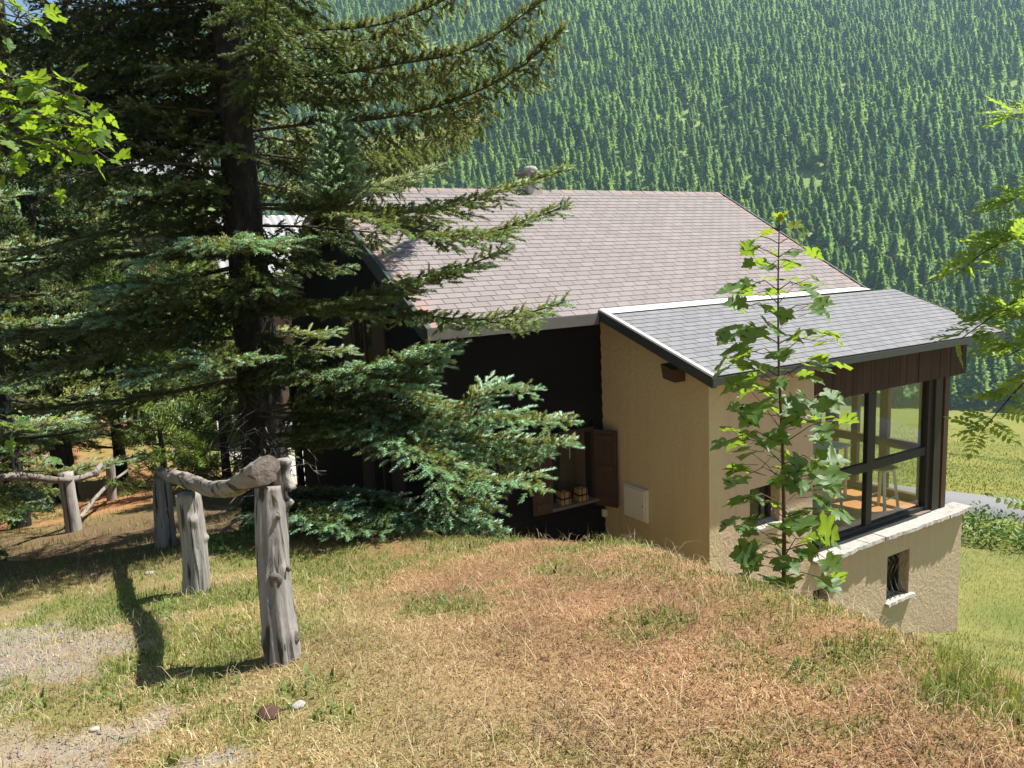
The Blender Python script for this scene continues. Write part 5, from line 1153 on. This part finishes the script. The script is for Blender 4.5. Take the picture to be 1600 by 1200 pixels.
def knot(c, r, nrm, seed):
    nrm = unit(np.array(nrm, float)); s_ = unit(np.cross(nrm, [0, 0, 1.0])); u_ = np.cross(s_, nrm); v = [np.array(c)+nrm*.006]; n = 14
    for ring, (k_, h_) in enumerate(((.62, .007), (.92, .0035), (1.0, -.006))):
        for q in range(n): a = 2*PI*q/n; v.append(np.array(c)+(s_*math.cos(a)*.85+u_*math.sin(a)*1.1)*r*k_*(1+.08*math.sin(3*a+seed))+nrm*h_)
    f = [(0, 1+q, 1+(q+1) % n) for q in range(n)]+[(1+w*n+q, 1+(w+1)*n+q, 1+(w+1)*n+(q+1) % n, 1+w*n+(q+1) % n) for w in range(2) for q in range(n)]
    add('knot', v, f, M['end_grain'], fence, True)
pa, pb = np.array([.765, 3.15, g1(.765, 3.15)-.12]), np.array([.815, 3.27, -.875])
for da, t_, r_ in ((-.05, .56, .032), (.75, .60, .012), (.35, .86, .010), (.9, .26, .024)):
    a = A_+da; d_ = np.array([math.cos(a), math.sin(a), 0]); knot(pa+(pb-pa)*t_+d_*(.069*(1.08-.14*t_)+.0085), r_, d_, t_*9)
fence2 = empty('log_fence', (.3, 12.4, g1(.3, 12.4))); tag(fence2, 'thin pole fence below the path in front of the red earth bank', 'fence')
for i, (x_, y_, zt_) in enumerate(((-1.0, 10.6, -2.15), (.30, 12.4, -2.62), (1.08, 15.9, -3.28), (2.75, 18.9, -3.85))):
    log_post(fence2, (x_, y_, g1(x_, y_)-.15), (x_+.03, y_, zt_), .085 if i != 1 else .095, 11+i, [(A_, .6, .03, .02)], 'post', None, 12, 16)
log_rail(fence2, [(-1.8, 9.6, -2.0), (-1.0, 10.6, -2.2), (-.35, 11.2, -2.30), (.30, 12.30, -2.70), (.72, 12.9, -2.80)], .055, .045, 15, None, 'rail', 10)
log_rail(fence2, [(.68, 12.75, -2.78), (.85, 14.2, -2.98), (1.05, 15.8, -3.26), (1.9, 17.4, -3.58), (2.85, 19.0, -3.88)], .045, .040, 16, None, 'rail', 10)
log_rail(fence2, [(.42, 12.6, -3.35), (.9, 14.6, -3.45), (1.5, 16.6, -3.62)], .035, .025, 17, None, 'brace', 8)

# bark and stones lying by the path
def lump(x, y, r, seed, mat, name, lab, cat):
    o = boulder((x, y, g1(x, y)+r[2]*.55), r, seed, mat, name, None, 12, 7); tag(o, lab, cat); return o
lump(.60, 2.72, (.050, .042, .022), 4, M['barkchunk'], 'bark_chunk', 'dark brown chunk of bark lying in the dry grass below the near post', 'bark')
lump(.70, 2.70, (.028, .024, .014), 6, M['greystone'], 'stone', 'pale stone lying right beside the dark bark chunk', 'stone')
lump(.06, 3.02, (.016, .014, .009), 7, M['stone'], 'stone', 'small pale stone in the grass left of the rail shadow', 'stone')
lump(.62, 6.35, (.035, .03, .016), 8, M['greystone'], 'stone', 'grey stone in the grass between the two farther fence posts', 'stone')

# ------------------------------------------------------------------ grass
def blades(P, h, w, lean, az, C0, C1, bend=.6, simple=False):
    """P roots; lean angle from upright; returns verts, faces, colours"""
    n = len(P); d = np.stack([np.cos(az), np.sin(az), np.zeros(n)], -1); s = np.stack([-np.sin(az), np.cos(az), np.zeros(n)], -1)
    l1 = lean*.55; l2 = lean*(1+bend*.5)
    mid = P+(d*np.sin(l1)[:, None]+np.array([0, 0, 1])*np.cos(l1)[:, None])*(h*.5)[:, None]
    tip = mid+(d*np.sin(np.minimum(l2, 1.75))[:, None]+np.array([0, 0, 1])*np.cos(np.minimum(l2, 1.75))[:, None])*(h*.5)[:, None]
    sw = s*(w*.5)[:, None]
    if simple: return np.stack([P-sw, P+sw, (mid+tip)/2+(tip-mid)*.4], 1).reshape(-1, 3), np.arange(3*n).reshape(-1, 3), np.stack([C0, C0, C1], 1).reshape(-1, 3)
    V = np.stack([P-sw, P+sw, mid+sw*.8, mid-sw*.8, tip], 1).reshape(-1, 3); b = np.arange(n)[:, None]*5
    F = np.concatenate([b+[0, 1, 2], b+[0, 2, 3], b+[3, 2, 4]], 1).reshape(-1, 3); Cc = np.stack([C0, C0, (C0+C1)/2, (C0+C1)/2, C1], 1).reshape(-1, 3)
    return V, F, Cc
g = np.random.RandomState(77)
def sector(n, r0, r1, a0=-44, a1=44, p=0.0):
    a = np.radians(g.uniform(a0, a1, n))+YAW; u = g.rand(n)
    r = r0*(r1/r0)**u if p == 0 else (r0**p+u*(r1**p-r0**p))**(1/p)
    return r*np.sin(a), r*np.cos(a)
def rootz(x, y): return H(x, y)-.006
parts = []
# dry thatch
x, y = sector(250000, 1.25, 8.2, p=.55); e = edge(x, y); gw = green_w(x, y); gv = gravel_w(x, y); keep = (e < 2.3) & (g.rand(len(x)) > gv*.85) & (y < 7.5) & (g.rand(len(x)) > gw*.45); x, y, gw = x[keep], y[keep], gw[keep]; n = len(x)
P = np.stack([x, y, rootz(x, y)], -1); left = 1-sstep(1.0, 2.0, x)
tone = vnoise(x, y, .33)[:, None]; pick = g.rand(n, 1)
Cd = np.where(pick < .42, np.array([[.34, .180, .098]]), np.where(pick < .84, np.array([[.43, .275, .145]]), np.array([[.56, .45, .27]])))*(.6+.9*tone)*g.uniform(.7, 1.35, (n, 1)); Cd = Cd*(1-left[:, None])+(Cd*[.98, 1.12, 1.08])*left[:, None]
patch_h = .55+.9*vnoise(x+20, y, .45)
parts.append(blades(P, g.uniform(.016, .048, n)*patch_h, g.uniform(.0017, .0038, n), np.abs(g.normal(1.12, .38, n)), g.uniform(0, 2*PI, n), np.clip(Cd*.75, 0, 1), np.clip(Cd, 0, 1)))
# green blades
x, y = sector(270000, 1.25, 9.0, p=.55); e = edge(x, y); gw = green_w(x, y); keep = (e < 2.3) & (g.rand(len(x)) < gw*.85+.06) & (g.rand(len(x)) > gravel_w(x, y)*.92) & (y < 8); x, y, gw = x[keep], y[keep], gw[keep]; n = len(x); e = edge(x, y)
P = np.stack([x, y, rootz(x, y)], -1); tone = vnoise(x+31, y, .27)[:, None]; yl = vnoise(x, y+60, .5)[:, None]
Cg = (np.array([[.15, .22, .042]])*(1-yl)+np.array([[.31, .32, .075]])*yl)*(.7+.6*tone)*g.uniform(.7, 1.25, (n, 1)); fresh = sstep(4.0, 5.0, y)*(x < 2.6); Cg = Cg*(1-.45*fresh[:, None])+np.array([.13, .20, .045])*.45*fresh[:, None]
hh = g.uniform(.016, .042, n)*(.7+.7*gw); tall = (np.exp(-((e+.02)/.22)**2)*(vnoise(x, y, .22) > .5)) + (np.hypot((x-2.1)/.2, (y-2.3)/.22) < 1)*.5+((x > 2.0) & (y < 1.5))*.6; hh = hh*(1+1.5*tall*g.rand(n)**2)
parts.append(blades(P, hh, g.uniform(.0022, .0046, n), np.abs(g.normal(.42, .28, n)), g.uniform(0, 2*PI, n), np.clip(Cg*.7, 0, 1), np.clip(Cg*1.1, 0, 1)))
# long loose straws on top
x, y = sector(4200, 1.3, 5.6, p=.6); keep = (edge(x, y) < 1.2); x, y = x[keep], y[keep]; n = len(x); P = np.stack([x, y, H(x, y)+.010+.02*g.rand(n)], -1); Cs = np.array([[.62, .50, .30]])*g.uniform(.7, 1.15, (n, 1)); parts.append(blades(P, g.uniform(.04, .13, n)*(1+g.rand(n)**8), g.uniform(.0011, .0018, n), g.uniform(1.38, 1.56, n), g.uniform(0, 2*PI, n), Cs, Cs, .25))
# dead leaf crumbs and bark bits between the blades
x, y = sector(42000, 1.25, 6.5, p=.55); keep = (edge(x, y) < 1.0) & (g.rand(len(x)) < .25+.75*sstep(.9, 1.8, x)); x, y = x[keep], y[keep]; n = len(x); P = np.stack([x, y, H(x, y)+.004+.014*g.rand(n)], -1); pick = g.rand(n, 1); Cs = np.where(pick < .5, np.array([[.105, .052, .032]]), np.where(pick < .8, np.array([[.30, .15, .085]]), np.array([[.42, .30, .17]])))*g.uniform(.6, 1.2, (n, 1)); parts.append(blades(P, g.uniform(.008, .028, n), g.uniform(.003, .008, n), g.uniform(1.0, 1.57, n), g.uniform(0, 2*PI, n), Cs, Cs, .2, True))
# seed stalks standing on the crest
x, y = sector(900, 2.2, 6.0, p=1); keep = np.abs(edge(x, y)) < .35; x, y = x[keep], y[keep]; n = len(x); P = np.stack([x, y, rootz(x, y)], -1); Cs = np.array([[.42, .36, .17]])*g.uniform(.7, 1.2, (n, 1)); parts.append(blades(P, g.uniform(.06, .15, n), g.uniform(.0014, .0022, n), np.abs(g.normal(.3, .25, n)), g.uniform(0, 2*PI, n), Cs*.8, Cs))
# lawn below the porch and bank foot
x = g.uniform(6, 24, 110000); y = g.uniform(1.5, 13.5, 110000); s = .894*x+.447*y; keep = ~((x < XR+.05) & (y > YF-.03)) & (s > 7.5) & (s < 22.5) & (g.rand(len(x)) < np.where(s < 12, .5, 1.0)); x, y = x[keep], y[keep]; n = len(x); P = np.stack([x, y, H(x, y)-.01], -1); tn = vnoise(x, y, 1.1)[:, None]
Cg = (np.array([[.125, .165, .042]])*(1-tn)+np.array([[.27, .25, .095]])*tn)*g.uniform(.7, 1.2, (n, 1)); parts.append(blades(P, g.uniform(.04, .11, n), g.uniform(.006, .012, n), np.abs(g.normal(.6, .3, n)), g.uniform(0, 2*PI, n), Cg*.75, Cg, .6, True))
# rough grass and litter on the lower path and the red bank
x = g.uniform(-3, 4.2, 60000); y = 6.5+18*g.rand(60000)**1.4; pn = vnoise(x, y, .8); keep = (g.rand(len(x)) < np.where(y < 9, .5, .15+.85*sstep(.42, .65, pn))) & (edge(x, y) < .8); x, y = x[keep], y[keep]; n = len(x); P = np.stack([x, y, H(x, y)-.01], -1); pick = g.rand(n, 1)
Cg = np.where(pick < .5, np.array([[.15, .20, .05]]), np.where(pick < .8, np.array([[.40, .31, .15]]), np.array([[.26, .13, .07]])))*g.uniform(.6, 1.2, (n, 1)); parts.append(blades(P, g.uniform(.04, .13, n), g.uniform(.005, .011, n), np.abs(g.normal(.8, .4, n)), g.uniform(0, 2*PI, n), Cg*.75, Cg, .6, True))
# meadow beyond the road
x, y = sector(60000, 28, 120, 18, 42, p=.3); keep = (road_off(x, y) > 2.0) & (g.rand(len(x)) > sstep(45, 110, np.hypot(x, y))); x, y = x[keep], y[keep]; n = len(x); P = np.stack([x, y, H(x, y)-.03], -1); s = .894*x+.447*y; tn = (.6*vnoise(s, (x*FY-y*FX)*.25, 3.0)+.4*vnoise(s, y, 12))[:, None]; r = np.hypot(x, y)
Cg = (np.array([[.15, .20, .05]])*(1-tn)+np.array([[.26, .27, .08]])*tn)*g.uniform(.75, 1.25, (n, 1)); parts.append(blades(P, g.uniform(.05, .15, n)*(1+r/200), g.uniform(.02, .05, n)*(1+r/60), np.abs(g.normal(.55, .3, n)), g.uniform(0, 2*PI, n), Cg*.85, Cg, .6, True))
V = []; F = []; Cc = []; off = 0
for v_, f_, c_ in parts: V.append(v_); F.append(f_+off); Cc.append(c_); off += len(v_)
V = np.vstack(V); F = np.vstack(F); Cc = np.vstack(Cc); print('grass tris', len(F))
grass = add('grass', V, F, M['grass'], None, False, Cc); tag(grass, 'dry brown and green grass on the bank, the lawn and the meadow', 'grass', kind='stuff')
# broad-leaved weeds in the green patches
x, y = sector(5200, 1.5, 6.5, p=.7); keep = (green_w(x, y) > .5) & (edge(x, y) < .6) & (gravel_w(x, y) < .3) & (vnoise(x+5, y, .3) > .42); x, y = x[keep], y[keep]; n = len(x); P = np.stack([x, y, rootz(x, y)], -1); Cg = np.array([[.105, .165, .04]])*g.uniform(.7, 1.4, (n, 1)); v_, f_, c_ = blades(P, g.uniform(.03, .065, n), g.uniform(.010, .022, n), np.abs(g.normal(.9, .3, n)), g.uniform(0, 2*PI, n), Cg*.8, Cg)
wd = add('weeds', v_, f_, M['grass'], None, False, c_); tag(wd, 'broad-leaved weeds scattered through the green patches of the bank', 'weeds', kind='stuff')
# loose gravel on the bare path
x = g.uniform(-1.2, 1.0, 30000); y = g.uniform(1.9, 6.2, 30000); keep = (g.rand(30000) < gravel_w(x, y)*.55); x, y = x[keep], y[keep]; n = len(x); r = g.gamma(2.2, .0013, n)+.0012
oc = np.array([(1, 0, 0), (-1, 0, 0), (0, 1, 0), (0, -1, 0), (0, 0, .7), (0, 0, -.7)]); of = np.array([(0, 2, 4), (2, 1, 4), (1, 3, 4), (3, 0, 4), (2, 0, 5), (1, 2, 5), (3, 1, 5), (0, 3, 5)])
V = (np.stack([x, y, H(x, y)+r*.3], -1)[:, None, :]+oc[None]*r[:, None, None]*g.uniform(.6, 1.4, (n, 6, 1))).reshape(-1, 3); F = (of[None]+np.arange(n)[:, None, None]*6).reshape(-1, 3)
gv = add('gravel', V, F, M['gravel'], None); tag(gv, 'small grey gravel on the bare patches of the path', 'gravel', kind='stuff'); print('gravel', n)
# litter of needles and cones in the shade of the spruces
# herbs along the verge of the road
def leafy_mass(cx, cy, rx, ry, h, n, seed, size, rot=0.0):
    g = np.random.RandomState(seed); a = g.uniform(0, 2*PI, n); r = np.sqrt(g.rand(n)); x = r*np.cos(a)*rx; y = r*np.sin(a)*ry; X_ = cx+x*math.cos(rot)-y*math.sin(rot); Y_ = cy+x*math.sin(rot)+y*math.cos(rot)
    top = h*(1-.55*r*r)*(.5+.9*vnoise(X_, Y_, .45)); z = H(X_, Y_)+top*g.rand(n)**.6; d = unit(g.normal(0, 1, (n, 3))+[0, 0, .3]); s = unit(np.cross(d, g.normal(0, 1, (n, 3)))); L_ = size*g.uniform(.6, 1.4, n)[:, None]; p = np.stack([X_, Y_, z], -1)
    V = np.stack([p, p+d*L_*.45+s*L_*.28, p+d*L_, p+d*L_*.45-s*L_*.28], 1).reshape(-1, 3); F = np.arange(4*n).reshape(-1, 4); return V, F
V, F = leafy_mass(20.7, 10.0, 1.0, 6.5, .75, 9000, 3, .10, .37); hb = add('undergrowth', V, F, M['herb'], None); tag(hb, 'strip of tall green herbs between the lawn and the road', 'undergrowth', kind='stuff')
V, F = leafy_mass(2.2, 6.9, 1.2, .6, .18, 1500, 4, .05, .2); hb = add('undergrowth', V, F, M['herb'], None); tag(hb, 'low leafy plants in the shade under the big spruce', 'undergrowth', kind='stuff')
V, F = leafy_mass(-1.3, 9.8, .9, 1.2, .18, 1300, 5, .06, .2); hb = add('undergrowth', V, F, M['herb'], None); tag(hb, 'leafy ground plants in the shade at the left beyond the path', 'undergrowth', kind='stuff')

# ------------------------------------------------------------------ things behind the spruce
tp = MB().box((3.86, 13.5, g1(3.9, 13.5)-.3), (3.97, 13.61, -1.95)).build('timber_post', M['black_wood'], None, loc=(3.91, 13.55, g1(3.9, 13.5))); tag(tp, 'dark upright timber post at the left corner of the gable', 'post')
def barn(x0, x1, y0, y1, zg, ze, zr, lab, wallmat, over=.7):
    e_ = empty('barn', ((x0+x1)/2, (y0+y1)/2, zg)); tag(e_, lab, 'building'); ym = (y0+y1)/2
    pen = [(y0, zg-1), (y1, zg-1), (y1, ze), (ym, zr-.25), (y0, ze)]
    MB().raw([(x0, y, z) for y, z in pen]+[(x1, y, z) for y, z in pen], [(4,3,2,1,0), (5,6,7,8,9)]+[(i, (i+1) % 5, (i+1) % 5+5, i+5) for i in range(5)]).build('wall', wallmat, e_)
    for s in (0, 1):
        ya = y0-over if s == 0 else y1+over; sl = (zr-ze)/(ym-y0); za = ze-sl*over+.1; n = int((x1-x0+1.2)/.09); v = []; f = []
        for i in range(n+1):
            xx = x0-.6+(x1-x0+1.2)*i/n; b = .014*math.sin(i*PI/2); v += [(xx, ya, za+b), (xx, ym, zr+b)]
        f = [(2*i, 2*i+2, 2*i+3, 2*i+1) for i in range(n)]; o = add('roof', v, f, M['tin'], e_, False); sm = o.modifiers.new('thick', 'SOLIDIFY'); sm.thickness = .02
    for x_ in np.arange(x0+1, x1-1, 2.4):
        w = MB().box((x_, y0-.03, zg+1.2), (x_+.9, y0-.005, zg+2.3)).build('window', M['glass'], e_); MB().box((x_-.08, y0-.05, zg+1.12), (x_+.98, y0-.035, zg+1.19)).build('sill', M['rail_wood'], w)
    MB().box((x1-1.6, y0-.05, zg), (x1-.4, y0-.006, zg+2.1)).build('door', M['shutter'], e_)
barn(8.2, 17.5, 35.2, 42.8, -5.5, -.05, 2.75, 'neighbouring building with a light grey corrugated metal roof behind the gable', M['timber_wall'])
barn(7.6, 12.0, 58, 64, -7.5, 7.2, 9.6, 'distant timber building with a grey metal roof glimpsed between the spruces', M['timber_wall'])

# ------------------------------------------------------------------ haze of the valley air
hz = MB().box((-1700, -1600, -220), (1900, 1900, 460)).build('haze', None); hz.data.materials.clear()
hm = bpy.data.materials.new('haze'); hm.use_nodes = True; hn = hm.node_tree.nodes; hn.remove(hn['Principled BSDF'])
pv = hn.new('ShaderNodeVolumePrincipled'); pv.inputs['Color'].default_value = (.50, .76, 1.0, 1); pv.inputs['Density'].default_value = .00022; pv.inputs['Anisotropy'].default_value = .25
hm.node_tree.links.new(pv.outputs[0], hn['Material Output'].inputs['Volume']); hz.data.materials.append(hm); tag(hz, 'thin bluish haze in the valley air', 'haze', kind='stuff')
